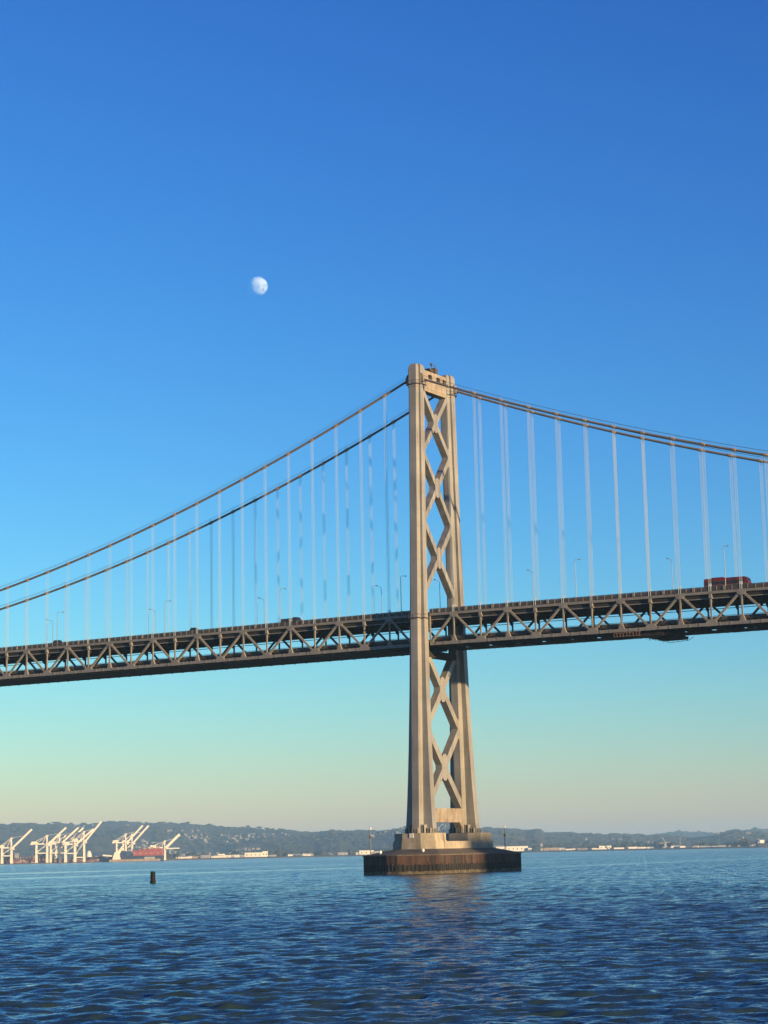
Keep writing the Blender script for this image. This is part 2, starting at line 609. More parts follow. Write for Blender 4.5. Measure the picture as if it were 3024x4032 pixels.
# --- deck spans
def build_span(sgn, kmax):
    x_in = 3.05 * sgn
    nodes = [sgn * (OFF + k * PAN) for k in range(kmax + 1)]
    x_out = nodes[-1]
    segs = [x_in] + nodes

    def strip(mb, y0, y1, za, zb, x0=None, x1=None):
        a = x_in if x0 is None else x0
        b = x_out if x1 is None else x1
        v = []
        for x in (a, b):
            v += [(x, y0, zt(x) + za), (x, y1, zt(x) + za), (x, y1, zt(x) + zb), (x, y0, zt(x) + zb)]
        mb.add(v, [(0, 1, 2, 3), (7, 6, 5, 4), (0, 4, 5, 1), (1, 5, 6, 2), (2, 6, 7, 3), (3, 7, 4, 0)])
        return mb
    span = strip(MB(), -9.9, 9.9, .62, .95)
    strip(span, -9.2, 9.2, .96, 1.02)
    span = span.build('deck_span', ASPH, bridge)
    for s in (-1, 1):
        y = s * HY
        strip(MB(), y - .33, y + .33, -.38, .38).build('top_chord', TRUSS, span)
        bc = strip(MB(), y - .36, y + .36, -DEP - .46, -DEP + .46)
        for i, x in enumerate(segs[:-1]):       # splice plates along the chord
            for q in (.28, .62):
                xx = x + (segs[i + 1] - x) * q
                z = zt(xx) - DEP
                bc.box(xx - .22, xx + .22, y - .42, y + .42, z - .5, z + .5)
        bc.build('bottom_chord', TRUSS, span)
        # verticals
        for k, x in enumerate(nodes):
            z = zt(x)
            V = MB()
            V.box(x - .21, x + .21, y - .2, y + .2, z - DEP + .42, z - .36)
            if k % 2 == 0:
                V.plate([(x - .55, z - .2), (x + .55, z - .2), (x + .5, z - 1.25), (x - .5, z - 1.25)], y - .40, y + .40)
                V.plate([(x - .95, z - DEP + .3), (x + .95, z - DEP + .3), (x + .28, z - DEP + 2.1), (x - .28, z - DEP + 2.1)], y - .3, y + .3)
            else:
                V.plate([(x - .4, z - .2), (x + .4, z - .2), (x + .4, z - 1.5), (x - .4, z - 1.5)], y - .40, y + .40)
                V.box(x + .2, x + .6, y - .25, y + .25, z - 1.75, z - 1.25)
            V.build('vertical', TRUSS, span)
        V = MB()
        V.box(x_in - .2, x_in + .2, y - .2, y + .2, zt(x_in) - DEP + .42, zt(x_in) - .36)
        V.build('end_post', TRUSS, span)
        # diagonals + gussets
        for i in range(len(segs) - 1):
            xa, xb = segs[i], segs[i + 1]
            top_at_b = (i % 2 == 0)
            xt_, xb_ = (xb, xa) if top_at_b else (xa, xb)
            d = np.array((xb_ - xt_, -DEP))
            pa = np.array((xt_, zt(xt_))) + d * .05
            pb = np.array((xb_, zt(xb_) - DEP)) - d * .05
            D_ = MB()
            D_.beam((pa[0], y, pa[1]), (pb[0], y, pb[1]), .5, .58, (0, 1, 0))
            D_.build('diagonal', TRUSS, span)
        for i, x in enumerate(nodes):
            z = zt(x)
            g = MB()
            if i % 2 == 1:
                zb = z - DEP
                g.plate([(x - 1.75, zb - .5), (x + 1.75, zb - .5), (x + 1.75, zb + .45), (x + .85, zb + 1.35), (x - .85, zb + 1.35), (x - 1.75, zb + .45)], y - .385, y + .385)
            else:
                g.plate([(x - 1.3, z + .4), (x + 1.3, z + .4), (x + 1.3, z - .5), (x + .8, z - 1.15), (x - .8, z - 1.15), (x - 1.3, z - .5)], y - .37, y + .37)
            g.build('gusset_plate', TRUSS, span)
        # upper railing: curb, posts and rails
        yr = s * 10.15
        rl = strip(MB(), yr - .18, yr + .18, .5, 1.42)
        strip(rl, yr - .06, yr + .06, 1.46, 1.56)
        strip(rl, yr - .06, yr + .06, 1.6, 1.72)
        rp = rl
        rp.mi = 1
        npost = int(abs(x_out - x_in) / 2.286)
        for k in range(npost):
            x = x_in + sgn * (1.1 + 2.286 * k)
            z = zt(x)
            if k % 4 == 1 and s == -1 and rng.random() < .6:
                rp.box(x - .35, x + .35, yr - s * -.2 - .15, yr - s * -.2 + .15, z + .55, z + 1.75)
            rp.box(x - .13, x + .13, yr - .24, yr + .24, z + .45, z + 1.6)
        rl.build('railing', [RAIL, TRUSS], span)
        # lower deck barrier
        yl = s * 9.0
        lb = strip(MB(), yl - .15, yl + .15, -DEP + .85, -DEP + 2.15)
        strip(lb, yl - .3, yl + .3, -DEP + 1.25, -DEP + 1.42)
        strip(lb, yl - .08, yl + .08, -DEP + 2.3, -DEP + 2.42)
        for k in range(npost // 2):
            x = x_in + sgn * (2 + 4.572 * k)
            z = zt(x) - DEP
            lb.box(x - .3, x + .3, yl - .33, yl + .33, z + 1.3, z + 2.1)
            lb.box(x + .6, x + 1.6, yl - .28, yl + .28, z + 1.55, z + 1.9)
        lb.build('lower_barrier', RAIL, span)
        # service pipe under the upper deck
        if s > 0:
            strip(MB(), s * 9.2 - .09, s * 9.2 + .09, -2.45, -2.27).build('service_pipe', RAIL, span)
    fb = MB()
    for i in range(len(segs)):
        x = segs[i]
        z = zt(x)
        fb.plate([(x - .25, z + .6), (x + .25, z + .6), (x + .25, z - 1.9), (x - .25, z - 1.9)], -9.7, 9.7)
        for s in (-1, 1):
            fb.loft([[(xx, s * a, z + b) for a, b in ((9.7, -1.85), (9.7, -2.9), (9.4, -2.9), (8.3, -1.85))] for xx in (x - .22, x + .22)])
    for i in range(len(segs) - 1):
        for q in (1 / 3, 2 / 3):
            x = segs[i] + (segs[i + 1] - segs[i]) * q
            z = zt(x)
            fb.plate([(x - .14, z + .6), (x + .14, z + .6), (x + .14, z - .75), (x - .14, z - .75)], -9.7, 9.7)
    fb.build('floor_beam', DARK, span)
    st_ = MB()
    for y in (-7.4, -4.4, -1.4, 1.4, 4.4, 7.4):
        strip(st_, y - .22, y + .22, -1.55, -1.2)
        strip(st_, y - .1, y + .1, -1.2, .6)
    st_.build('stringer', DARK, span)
    for s in (-1, 1):
        fa = strip(MB(), s * 9.74 - .03, s * 9.74 + .03, -1.5, -.42)  # dark web added to keep low sun off the floor beam ends
        fa.build('fascia_shade_web', DARK, span)
        strip(MB(), s * 9.74 - .14, s * 9.74 + .14, -1.74, -1.503).build('fascia_flange', TRUSS, span)
    lo = strip(MB(), -9.3, 9.3, -DEP + .9, -DEP + 1.2)
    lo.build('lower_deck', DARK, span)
    lf = MB()
    for i in range(len(segs)):
        x = segs[i]
        z = zt(x) - DEP
        lf.plate([(x - .8, z + .9), (x + .8, z + .9), (x + .55, z - .5), (x - .55, z - .5)], -9.69, 9.69)
        if i < len(segs) - 1:
            xm = (x + segs[i + 1]) / 2
            z = zt(xm) - DEP
            lf.plate([(xm - .3, z + .9), (xm + .3, z + .9), (xm + .3, z + .1), (xm - .3, z + .1)], -9.69, 9.69)
    for y in (-6.5, -3.2, 0, 3.2, 6.5):
        strip(lf, y - .3, y + .3, -DEP + .35, -DEP + .9)
    lf.build('lower_floor_beam', DARK, span)
    if sgn < 0:
        so_ = strip(MB(), -9.66, 9.66, -DEP - .78, -DEP - .64, -13, x_out)
        for k in range(kmax * 2):
            x = -14 - k * PAN / 2
            so_.box(x - .1, x + .1, -9.8, 9.8, zt(x) - DEP - .9, zt(x) - DEP - .785)
        so_.build('soffit_platform', SOFF, span)
    return span


build_span(-1, 21)
build_span(1, 14)
mid = MB()
mid.box(-3.0, 3.0, -8.0, 8.0, 77.5, 77.85)
mid.box(-3.0, 3.0, -8.0, 8.0, 69.2, 69.5)
for y in (-6, -2, 2, 6):
    mid.box(-2.95, 2.95, y - .3, y + .3, 75.6, 77.5)
    mid.box(-2.95, 2.95, y - .3, y + .3, 67.6, 69.2)
mid.build('tower_deck_link', DARK, bridge)


# --- cables
def zc(X):
    if X < 0:
        x = -X
        return 151.25 - .4213 * x + CL * x * x
    return 151.0 - .4095 * X + CR * X * X


CL, CR = 0.00068, 0.00058
XK = [-(OFF + k * PAN) for k in range(22)] + [OFF + k * PAN for k in range(15)]
for s in (-1, 1):
    xs = list(np.linspace(-205, -4, 70)) + [-2, 0, 2] + list(np.linspace(4, 142, 48))
    zz = [zc(x) if abs(x) > 3 else zc(4 if x > 0 else -4) + .9 - abs(x) * .05 for x in xs]
    c = MB().tube([(x, s * HY, z) for x, z in zip(xs, zz)], .37, 12)
    cable = c.build('main_cable', CABLE, bridge, smooth=True)
    for dy in (-.45, .45):
        hr = MB().tube([(x, s * HY + dy, z + 1.2) for x, z in zip(xs, zz)], .035, 5)
        hr.build('hand_rope', RAIL, cable)
    for x in XK:
        d = np.array((1, 0, (zc(x + .5) - zc(x - .5))))
        d /= np.linalg.norm(d)
        p = np.array((x, s * HY, zc(x)))
        b = MB().tube([p - d * .65, p - d * .6, p + d * .6, p + d * .65], [.42, .5, .5, .42], 10)
        b.tube([p + (0, .45, 0), p + (0, .45, 1.25)], .035, 5)
        b.tube([p + (0, -.45, 0), p + (0, -.45, 1.25)], .035, 5)
        b.build('cable_band', BAND, cable)
    for x in XK:
        S_ = MB()
        zb, zu = zt(x) + .3, zc(x)
        for dx in (-.27, .27):
            for dy in (-.3, .3):
                S_.tube([(x + dx, s * HY + dy, zb), (x + dx, s * HY + dy, zu)], .031, 6)
        for dx in (-.27, .27):
            S_.tube([(x + dx, s * HY - .3, zb), (x + dx, s * HY - .3, zb + 2.2)], .09, 6)
            S_.tube([(x + dx, s * HY + .3, zb), (x + dx, s * HY + .3, zb + 2.2)], .09, 6)
        S_.build('suspender', ROPE, bridge)

# --- things on the bridge
LAMPS = [(-144.4, -1, 'street lamp on near side of deck, near the left picture edge'),
         (-98.2, -1, 'street lamp on near side of the deck, left half of the left span'),
         (-52.1, -1, 'street lamp on near side, beside the low dark truck'),
         (-7.3, -1, 'dark street lamp closest to the left of the tower, arm pointing right'),
         (52.0, -1, 'thin street lamp on near side, first one right of the tower'),
         (98.0, -1, 'street lamp standing right in front of the red bus'),
         (-163.1, 1, 'street lamp on far side of the deck with arm pointing left, leftmost of all'),
         (-117.2, 1, 'street lamp on far side, second from the left picture edge'),
         (-71.7, 1, 'dark street lamp with left arm in the middle of the left span'),
         (-26.1, 1, 'street lamp with left arm, second lamp left of the tower'),
         (-4.6, 1, 'pale street lamp seen between the two tower legs'),
         (28.2, 1, 'street lamp with left arm closest to the right of the tower'),
         (74.0, 1, 'dark street lamp with left arm, left of the red bus')]
for x, s, lab in LAMPS:
    z0 = zt(x) + .95
    ztop = 89.7 if x < 40 else zt(x) + 13.0
    t = thing('street_lamp', lab, 'street lamp', (x, s * 9.55, z0), 0, 'street lamps on the upper deck')
    h = ztop - z0
    MB().tube([(0, 0, 0), (0, 0, .3), (0, 0, h - .8), (0, -s * .25, h - .25), (0, -s * .7, h)], [.17, .11, .075, .07, .06], 7).build('pole', POLE, t)
    MB().tube([(0, -s * .7, h), (0, -s * 2.6, h + .18)], .05, 6).build('arm', POLE, t)
    MB().box(-.2, .2, -s * 3.3 if s > 0 else 2.5, -s * 2.5 if s > 0 else 3.3, h + .08, h + .27).build('lamp_head', POLE, t)


def wheel(mb, x, y, z, r=.48):
    mb.tube([(x, y - .15, z), (x, y + .15, z)], r, 12)


bus = thing('articulated_bus', 'red and grey bus driving on the upper deck at right', 'bus', (97.3, -6.2, zt(97.3) + 1.03))
sl_ = -.013
bus.rotation_euler.y = .013
bb = MB()
prof = [(-6.6, .35), (6.2, .35), (6.6, .7), (6.55, 1.6), (6.1, 2.75), (5.6, 3.15), (-6.3, 3.2), (-6.6, 2.9)]
bb.plate(prof, -1.28, 1.28)
bb.build('body', RED, bus)
b2 = MB()
b2.plate([(-6.58, .4), (6.3, .4), (6.55, 1.25), (-6.58, 1.25)], -1.3, 1.3)
b2.build('lower_panel', GREYP, bus)
for k in range(8):
    xk = -5.9 + k * 1.4
    MB().box(xk, xk + 1.2, -1.31, 1.31, 1.45, 2.3).build('side_window', BLACK, bus)
MB().plate([(6.2, 1.3), (6.62, 1.3), (6.2, 2.72), (5.9, 2.72)], -1.15, 1.15).build('windscreen', BLACK, bus)
for xk in (-4.3, 3.9):
    for yy in (-1.1, 1.1):
        wb = MB()
        wheel(wb, xk, yy, .48)
        wb.build('wheel', BLACK, bus)
MB().box(-4.5, -1, -.8, .8, 3.2, 3.5).build('roof_unit', RED, bus)


def car(name, lab, cat, x, y, zroad, col, L=4.6, H=1.5, truck=False):
    t = thing(name, lab, cat, (x, y, zroad))
    b = MB()
    if truck:
        b.box(-L / 2, L / 2 - 1.9, -1.2, 1.2, .7, H)
        b.build('cargo_box', col, t)
        MB().plate([(L / 2 - 1.8, .5), (L / 2, .5), (L / 2, 1.4), (L / 2 - .5, 2.3), (L / 2 - 1.8, 2.3)], -1.1, 1.1).build('cab', col, t)
        MB().plate([(L / 2 - .02, 1.45), (L / 2 + .03, 1.45), (L / 2 - .42, 2.2), (L / 2 - .5, 2.2)], -1.0, 1.0).build('windscreen', BLACK, t)
    else:
        b.plate([(-L / 2, .3), (L / 2, .3), (L / 2, .75), (L / 2 - 1.1, .95), (-L / 2 + .6, .98), (-L / 2, .9)], -.88, .88)
        b.build('body', col, t)
        MB().plate([(-L / 2 + .5, .95), (L / 2 - 1.3, .95), (L / 2 - 2.0, H), (-L / 2 + 1.2, H)], -.76, .76).build('cabin', BLACK, t)
    for xx in (-L / 2 + .85, L / 2 - .85):
        for yy in (-.8, .8):
            wb = MB()
            wheel(wb, xx, yy, .33, .33)
            wb.build('wheel', BLACK, t)
    return t


CARD = mat('dark_car_paint', (0.03, 0.03, 0.035), .3, 0)
CARG = mat('grey_car_paint', (0.2, 0.2, 0.21), .3, .3)
car('box_truck', 'low dark truck on upper deck in the right half of left span', 'truck', -50.2, -6.3, zt(-50) + 1.03, CARD, 6.4, 2.05, True)
car('dark_van', 'dark van roof showing above the upper railing near the left edge', 'van', -146.5, -6.5, zt(-146) + 1.03, CARD, 5.2, 1.9)
car('grey_suv', 'grey car roof above the upper railing left of the dark truck', 'car', -88, -6.6, zt(-88) + 1.03, CARG, 4.8, 1.9)
car('dark_sedan', 'dark car driving on the lower deck behind a truss diagonal right of tower', 'car', 67.0, 6.6, zt(67) - DEP + 1.21, CARD, 4.8, 1.7)

# inspection traveller hung under the right span
tr = thing('inspection_gantry', 'dark inspection platform hanging under the deck right of the tower', 'work platform', (71, 0, zt(71) - DEP))
g = MB()
for y in (-10.9, -10.2):
    for z in (-.7, -1.7):
        g.beam((-7, y, z), (1, y, z), .14, .14)
for k in range(9):
    g.beam((-7 + k, -10.9, -.7), (-7 + k, -10.9, -1.7), .12, .12)
g.build('side_frame', RUSTY, tr)
g = MB()
g.loft([[(x, y, z) for x, y in ((x0, -9), (x1, -9), (x1, 9), (x0, 9))] for z, x0, x1 in ((-1.1, -1.0, 7.5), (-1.9, .5, 7.2))])
for y in (-9, -3, 3, 9):
    g.beam((-3.4, y, -.8), (1.5, y, -2.4), .12, .12)
    g.beam((1.5, y, -2.4), (7.4, y, -2.1), .12, .12)
    g.beam((7.4, y, -2.1), (9.0, y, -1.3), .12, .12)
    for k in range(6):
        g.beam((-.5 + k * 1.5, y, -1.0), (-.5 + k * 1.5, y, -2.3), .08, .08)
for x in (1.5, 4.5, 7.4):
    g.beam((x, -9, -2.3), (x, 9, -2.3), .12, .12)
g.build('work_deck', DARK, tr)
g = MB()
for x in (-5, 0, 6):
    for y in (-9.4, 9.4):
        g.beam((x, y, .6), (x, y, -1.3), .15, .15)
g.build('hanger', RAIL, tr)

# posts and small gear on the pier
for x, y, lab in ((-10.6, -24.6, 'slim light post at the left end of the dark pier'), (9.3, 21.5, 'dark light post at the right end of the pier')):
    t = thing('navigation_post', lab, 'light post', (x, y, 5.6))
    MB().tube([(0, 0, 0), (0, 0, 8.1)], [.16, .11], 8).build('pole', POLE, t)
    MB().box(-.25, .25, -.25, .25, 4.8, 5.6).build('signal_box', RUSTY, t)
    MB().box(-.2, .2, -.2, .2, 7.4, 8.1).build('lamp_head', WHITE, t)
for x, y, z, lab in ((-5.6, -27.2, 5.6, 'small orange cabinet on the pier edge at left'), (6.9, -24.0, 5.9, 'white lantern on the pier deck below the pole')):
    t = thing('signal_lantern', lab, 'lantern', (x, y, z))
    MB().tube([(0, 0, 0), (0, 0, .5)], .12, 8).build('stem', POLE, t)
    MB().tube([(0, 0, .4), (0, 0, .5), (0, 0, 1.1), (0, 0, 1.3)], [.2, .4, .4, .15], 10).build('housing', WHITE, t)

# ------------------------------------------------------------------ buoy
MB_G = mat('buoy_green', (0.003, 0.010, 0.007), .7, 0, scale=1, col2=(0.007, 0.013, 0.010), spec=.1)
MB_R = mat('buoy_red', (0.016, 0.005, 0.004), .7, 0, scale=1, spec=.1)
bx, by = -10.5, -127.2
bu = thing('channel_buoy', 'dark can-shaped buoy floating on the water at left', 'buoy', (bx, by, 0))
MB().tube([(0, 0, -.8), (0, 0, .38), (0, 0, .45)], [.78, .78, .7], 20).build('float', MB_G, bu)
MB().tube([(0, 0, .45), (0, 0, 1.5)], [.64, .63], 20).build('lower_band', MB_R, bu)
MB().tube([(0, 0, 1.5), (0, 0, 2.75), (0, 0, 2.85)], [.63, .60, .52], 20).build('can', MB_G, bu)

# ------------------------------------------------------------------ moon
moon_d = ray(1016, 1127)
moon_d = moon_d / np.linalg.norm(moon_d)
MD = 60000.0
MM = bpy.data.materials.new('moon_surface')
MM.use_nodes = True
t = MM.node_tree
t.nodes.clear()
out = t.nodes.new('ShaderNodeOutputMaterial')
tr_ = t.nodes.new('ShaderNodeBsdfTransparent')
df = t.nodes.new('ShaderNodeBsdfDiffuse')
ad = t.nodes.new('ShaderNodeAddShader')
geo = t.nodes.new('ShaderNodeNewGeometry')
mx = t.nodes.new('ShaderNodeMixShader')
tr2 = t.nodes.new('ShaderNodeBsdfTransparent')
tc = t.nodes.new('ShaderNodeTexCoord')
no = t.nodes.new('ShaderNodeTexNoise')
no.inputs['Scale'].default_value = 0.0075
no.inputs['Detail'].default_value = 5
cr = t.nodes.new('ShaderNodeValToRGB')
cr.color_ramp.elements[0].position, cr.color_ramp.elements[1].position = .36, .54
cr.color_ramp.elements[0].color = (.085, .11, .07, 1)
cr.color_ramp.elements[1].color = (.19, .225, .15, 1)
t.links.new(tc.outputs['Object'], no.inputs['Vector'])
t.links.new(no.outputs['Fac'], cr.inputs[0])
t.links.new(cr.outputs[0], df.inputs['Color'])
t.links.new(tr_.outputs[0], ad.inputs[0])
t.links.new(df.outputs[0], ad.inputs[1])
t.links.new(geo.outputs['Backfacing'], mx.inputs[0])
t.links.new(ad.outputs[0], mx.inputs[1])
t.links.new(tr2.outputs[0], mx.inputs[2])
t.links.new(mx.outputs[0], out.inputs[0])
mo = MB().sphere((0, 0, 0), 37.5 / FPX * MD, 64, 40).build('moon', MM, None, smooth=True, loc=tuple(CAM + moon_d * MD))
tag(mo, 'pale gibbous moon high in the blue sky', 'moon')


# ------------------------------------------------------------------ water
def build_water():
    r_ = [0.01, 20, 40, 55]
    r = 62.0
    while r < 9000:
        r_.append(r)
        r *= 1.0016
    r_ += [11000, 14000, 18000]
    r_ = np.array(r_)
    heading = math.atan2(FW[1], FW[0])
    th = list(np.arange(-.30, .30001, .0016))
    th += list(np.linspace(.36, 2 * math.pi - .36, 60))
    th = np.array(th) + heading
    nr, nt_ = len(r_), len(th)
    RR, TT = np.meshgrid(r_, th, indexing='ij')
    X = CAM[0] + RR * np.cos(TT)
    Y = CAM[1] + RR * np.sin(TT)
    Z = np.zeros_like(X)
    g = np.random.default_rng(5)
    wind = heading + math.pi + .25
    cell = np.maximum(RR * .0016, .1)
    inside = (np.abs(((TT - heading + math.pi) % (2 * math.pi)) - math.pi) < .301)
    ns = 64
    lam = np.exp(np.linspace(math.log(.5), math.log(4.0), ns))
    XX, YY, RRf = X, Y, RR
    for i in range(ns):
        a = wind + g.normal(0, .75)
        k = 2 * math.pi / lam[i]
        amp = lam[i] * .0062 * WAVE * (1.0 if lam[i] < 4 else .8)
        ph = g.uniform(0, 2 * math.pi)
        fade = np.clip((lam[i] / cell - 5) / 4, 0, 1)
        nz = fade.max(axis=1) > 0
        nmax = int(nz.sum()) if nz.any() else 0
        idx = np.where(nz)[0]
        if len(idx) == 0:
            continue
        hi = idx.max() + 1
        q = k * (math.cos(a) * X[:hi] + math.sin(a) * Y[:hi]) + ph
        # sharp crests, flat troughs
        Z[:hi] += amp * 1.25 * (np.exp(1.15 * (np.sin(q) - 1)) * 2 - 1) * fade[:hi]
    # gusts make the chop uneven
    mod = .8 + .35 * np.sin(X * .021 + 1.7 * np.sin(Y * .013)) * np.sin(Y * .017 + 1.3 * np.sin(X * .011))
    Z *= mod * inside * np.clip((950 - RR) / 450, 0, 1)
    co = np.stack([X, Y, Z], -1).reshape(-1, 3)
    ii, jj = np.meshgrid(np.arange(nr - 1), np.arange(nt_), indexing='ij')
    j2 = (jj + 1) % nt_
    F = np.stack([ii * nt_ + jj, (ii + 1) * nt_ + jj, (ii + 1) * nt_ + j2, ii * nt_ + j2], -1).reshape(-1, 4)
    me = bpy.data.meshes.new('water')
    me.vertices.add(len(co))
    me.vertices.foreach_set('co', co.ravel())
    me.loops.add(F.size)
    me.loops.foreach_set('vertex_index', F.ravel().astype(np.int32))
    me.polygons.add(len(F))
    me.polygons.foreach_set('loop_start', np.arange(0, F.size, 4, dtype=np.int32))
    me.polygons.foreach_set('use_smooth', np.ones(len(F), bool))
    me.update(calc_edges=True)
    o = bpy.data.objects.new('water', me)
    COL.objects.link(o)
    o['kind'] = 'structure'
    m = bpy.data.materials.new('bay_water')
    m.use_nodes = True
    t = m.node_tree
    b = t.nodes['Principled BSDF']
    b.inputs['Base Color'].default_value = (.018, .038, .042, 1)
    b.inputs['Roughness'].default_value = .04
    b.inputs['IOR'].default_value = 1.333
    b.inputs['Specular IOR Level'].default_value = .36
    geo = t.nodes.new('ShaderNodeNewGeometry')

    def nz(scale, st, det, rot=0.0):
        mp = t.nodes.new('ShaderNodeMapping')
        mp.inputs['Scale'].default_value = st
        mp.inputs['Rotation'].default_value = (0, 0, rot)
        t.links.new(geo.outputs['Position'], mp.inputs['Vector'])
        n = t.nodes.new('ShaderNodeTexNoise')
        n.inputs['Scale'].default_value = scale
        n.inputs['Detail'].default_value = det
        n.inputs['Roughness'].default_value = .6
        t.links.new(mp.outputs[0], n.inputs['Vector'])
        return n.outputs['Fac']
    def vec(scale, st, det, amt):
        mp = t.nodes.new('ShaderNodeMapping')
        mp.inputs['Scale'].default_value = st
        mp.inputs['Rotation'].default_value = (0, 0, -heading)
        t.links.new(geo.outputs['Position'], mp.inputs['Vector'])
        n = t.nodes.new('ShaderNodeTexNoise')
        n.inputs['Scale'].default_value = scale
        n.inputs['Detail'].default_value = det
        n.inputs['Roughness'].default_value = .55
        t.links.new(mp.outputs[0], n.inputs['Vector'])
        sb = t.nodes.new('ShaderNodeVectorMath')
        sb.operation = 'SUBTRACT'
        sb.inputs[1].default_value = (.5, .5, .5)
        t.links.new(n.outputs['Color'], sb.inputs[0])
        sp = t.nodes.new('ShaderNodeSeparateXYZ')
        t.links.new(sb.outputs[0], sp.inputs[0])
        ab = t.nodes.new('ShaderNodeMath')       # the chop runs in towards the shore: steep faces lean that way
        ab.operation = 'MULTIPLY'
        t.links.new(sp.outputs['X'], ab.inputs[0])
        t.links.new(sp.outputs['X'], ab.inputs[1])
        al = t.nodes.new('ShaderNodeVectorMath')
        al.operation = 'SCALE'
        al.inputs[0].default_value = (-math.cos(heading) * amt * SKEW * 6, -math.sin(heading) * amt * SKEW * 6, 0)
        t.links.new(ab.outputs[0], al.inputs['Scale'])
        ac = t.nodes.new('ShaderNodeVectorMath')
        ac.operation = 'SCALE'
        ac.inputs[0].default_value = (-math.sin(heading) * amt * .6, math.cos(heading) * amt * .6, 0)
        t.links.new(sp.outputs['Y'], ac.inputs['Scale'])
        ml = t.nodes.new('ShaderNodeVectorMath')
        ml.operation = 'ADD'
        t.links.new(al.outputs[0], ml.inputs[0])
        t.links.new(ac.outputs[0], ml.inputs[1])
        return ml.outputs[0]

    def vadd(a, b_):
        v_ = t.nodes.new('ShaderNodeVectorMath')
        v_.operation = 'ADD'
        t.links.new(a, v_.inputs[0])
        t.links.new(b_, v_.inputs[1])
        return v_.outputs[0]
    # wavelets: slopes of the small ripples, straight from noise so that they do not fade with distance
    slopes = vadd(vec(.25, (1.35, 1, 1), 2, RIP[3]), vadd(vadd(vec(.85, (1.5, 1, 1), 2, RIP[0]), vec(3.0, (1.4, 1, 1), 2, RIP[1])), vec(.08, (2.2, .7, 1), 2, RIP[2])))
    slick = nz(.0035, (3.0, .35, 1), 3, -heading)
    mr = t.nodes.new('ShaderNodeMapRange')
    mr.inputs[1].default_value, mr.inputs[2].default_value = .34, .45
    mr.inputs[3].default_value, mr.inputs[4].default_value = .35, 1.0
    t.links.new(slick, mr.inputs[0])
    sc_ = t.nodes.new('ShaderNodeVectorMath')
    sc_.operation = 'SCALE'
    t.links.new(slopes, sc_.inputs[0])
    t.links.new(mr.outputs[0], sc_.inputs['Scale'])
    nn_ = vadd(geo.outputs['Normal'], sc_.outputs[0])
    no_ = t.nodes.new('ShaderNodeVectorMath')
    no_.operation = 'NORMALIZE'
    t.links.new(nn_, no_.inputs[0])
    t.links.new(no_.outputs[0], b.inputs['Normal'])
    me.materials.append(m)
    return o


WAVE, RIP, SKEW = 0.78, (.55, .55, .3, .9), 1.1
build_water()

# ------------------------------------------------------------------ far shore, hills
SHORE = [(-1500, 4600), (-600, 4650), (46, 4800), (366, 4980), (640, 5200), (720, 5700), (900, 6100), (1302, 6500), (2200, 6500), (2987, 6000), (3800, 5900), (4800, 5800)]


def shoreD(px):
    return float(np.interp(px, [a for a, _ in SHORE], [b for _, b in SHORE]))


LAND = mat('shore_ground', (0.055, 0.046, 0.036), .95, 0, scale=.01, col2=(0.10, 0.082, 0.062))
lm = MB()
pxs = np.arange(-1500, 4801, 60)
inner = [tuple(site(p, shoreD(p) + 14 * math.sin(p * .05))) for p in pxs]
inner2 = [tuple(site(p, shoreD(p) + 10 + 14 * math.sin(p * .05))) for p in pxs]
inner3 = [tuple(site(p, shoreD(p) + 70)) for p in pxs]
bankz = [1.9 if p < 650 else 5.0 for p in pxs]
outer = [tuple(site(p, 8600)) for p in pxs]
v = [(x, y, -2) for x, y in inner] + [(x, y, 1.5) for x, y in inner2] + [(x, y, z) for (x, y), z in zip(inner3, bankz)] + [(x, y, z + .3) for (x, y), z in zip(outer, bankz)]
n = len(pxs)
lm.add(v, [(i, i + 1, n + i + 1, n + i) for i in range(n - 1)] + [(n + i, n + i + 1, 2 * n + i + 1, 2 * n + i) for i in range(n - 1)] + [(2 * n + i, 2 * n + i + 1, 3 * n + i + 1, 3 * n + i) for i in range(n - 1)])
o = lm.build('shore', LAND)
o['kind'] = 'structure'

a6, a8, a5, a7 = .458, .482, .2411, .617
RID = [(x * a6, 3200 + y * a6) for x, y in ((0, 108), (60, 112), (100, 106), (260, 102), (330, 112), (400, 108), (500, 100), (590, 112), (700, 117), (800, 106), (950, 92), (1050, 95), (1150, 105), (1250, 108), (1400, 98), (1500, 102))]
RID += [(700 + x * a8, 3220 + y * a8) for x, y in ((60, 48), (130, 62), (250, 72), (350, 74), (450, 80), (560, 86), (680, 95), (800, 102), (900, 104), (1000, 117), (1150, 123), (1250, 108), (1400, 107), (1560, 105), (1640, 115))]
RID += [(1564, 3268), (1593, 3260), (1640, 3250), (1700, 3244), (1760, 3244), (1830, 3254), (1895, 3262), (1919, 3258.5), (1945, 3262)]
RID += [(2000 + x * a7, 3220 + y * a7) for x, y in ((0, 68), (60, 79), (130, 85), (170, 75), (210, 76), (240, 95), (330, 97), (400, 95), (500, 102), (570, 105), (620, 108), (690, 103), (780, 105), (850, 110), (930, 113), (1000, 112), (1050, 115), (1120, 125), (1170, 131), (1250, 129), (1330, 115), (1400, 90), (1450, 80), (1480, 80), (1510, 92), (1560, 97), (1659, 110))]
RID.sort()
HILL = mat('hill_woodland', (0.016, 0.022, 0.021), .95, 0, scale=.0032, col2=(0.044, 0.042, 0.035), bump=.0)
HILL2 = mat('hill_far_woodland', (0.02, 0.028, 0.03), .95, 0, scale=.002, col2=(0.04, 0.042, 0.04))


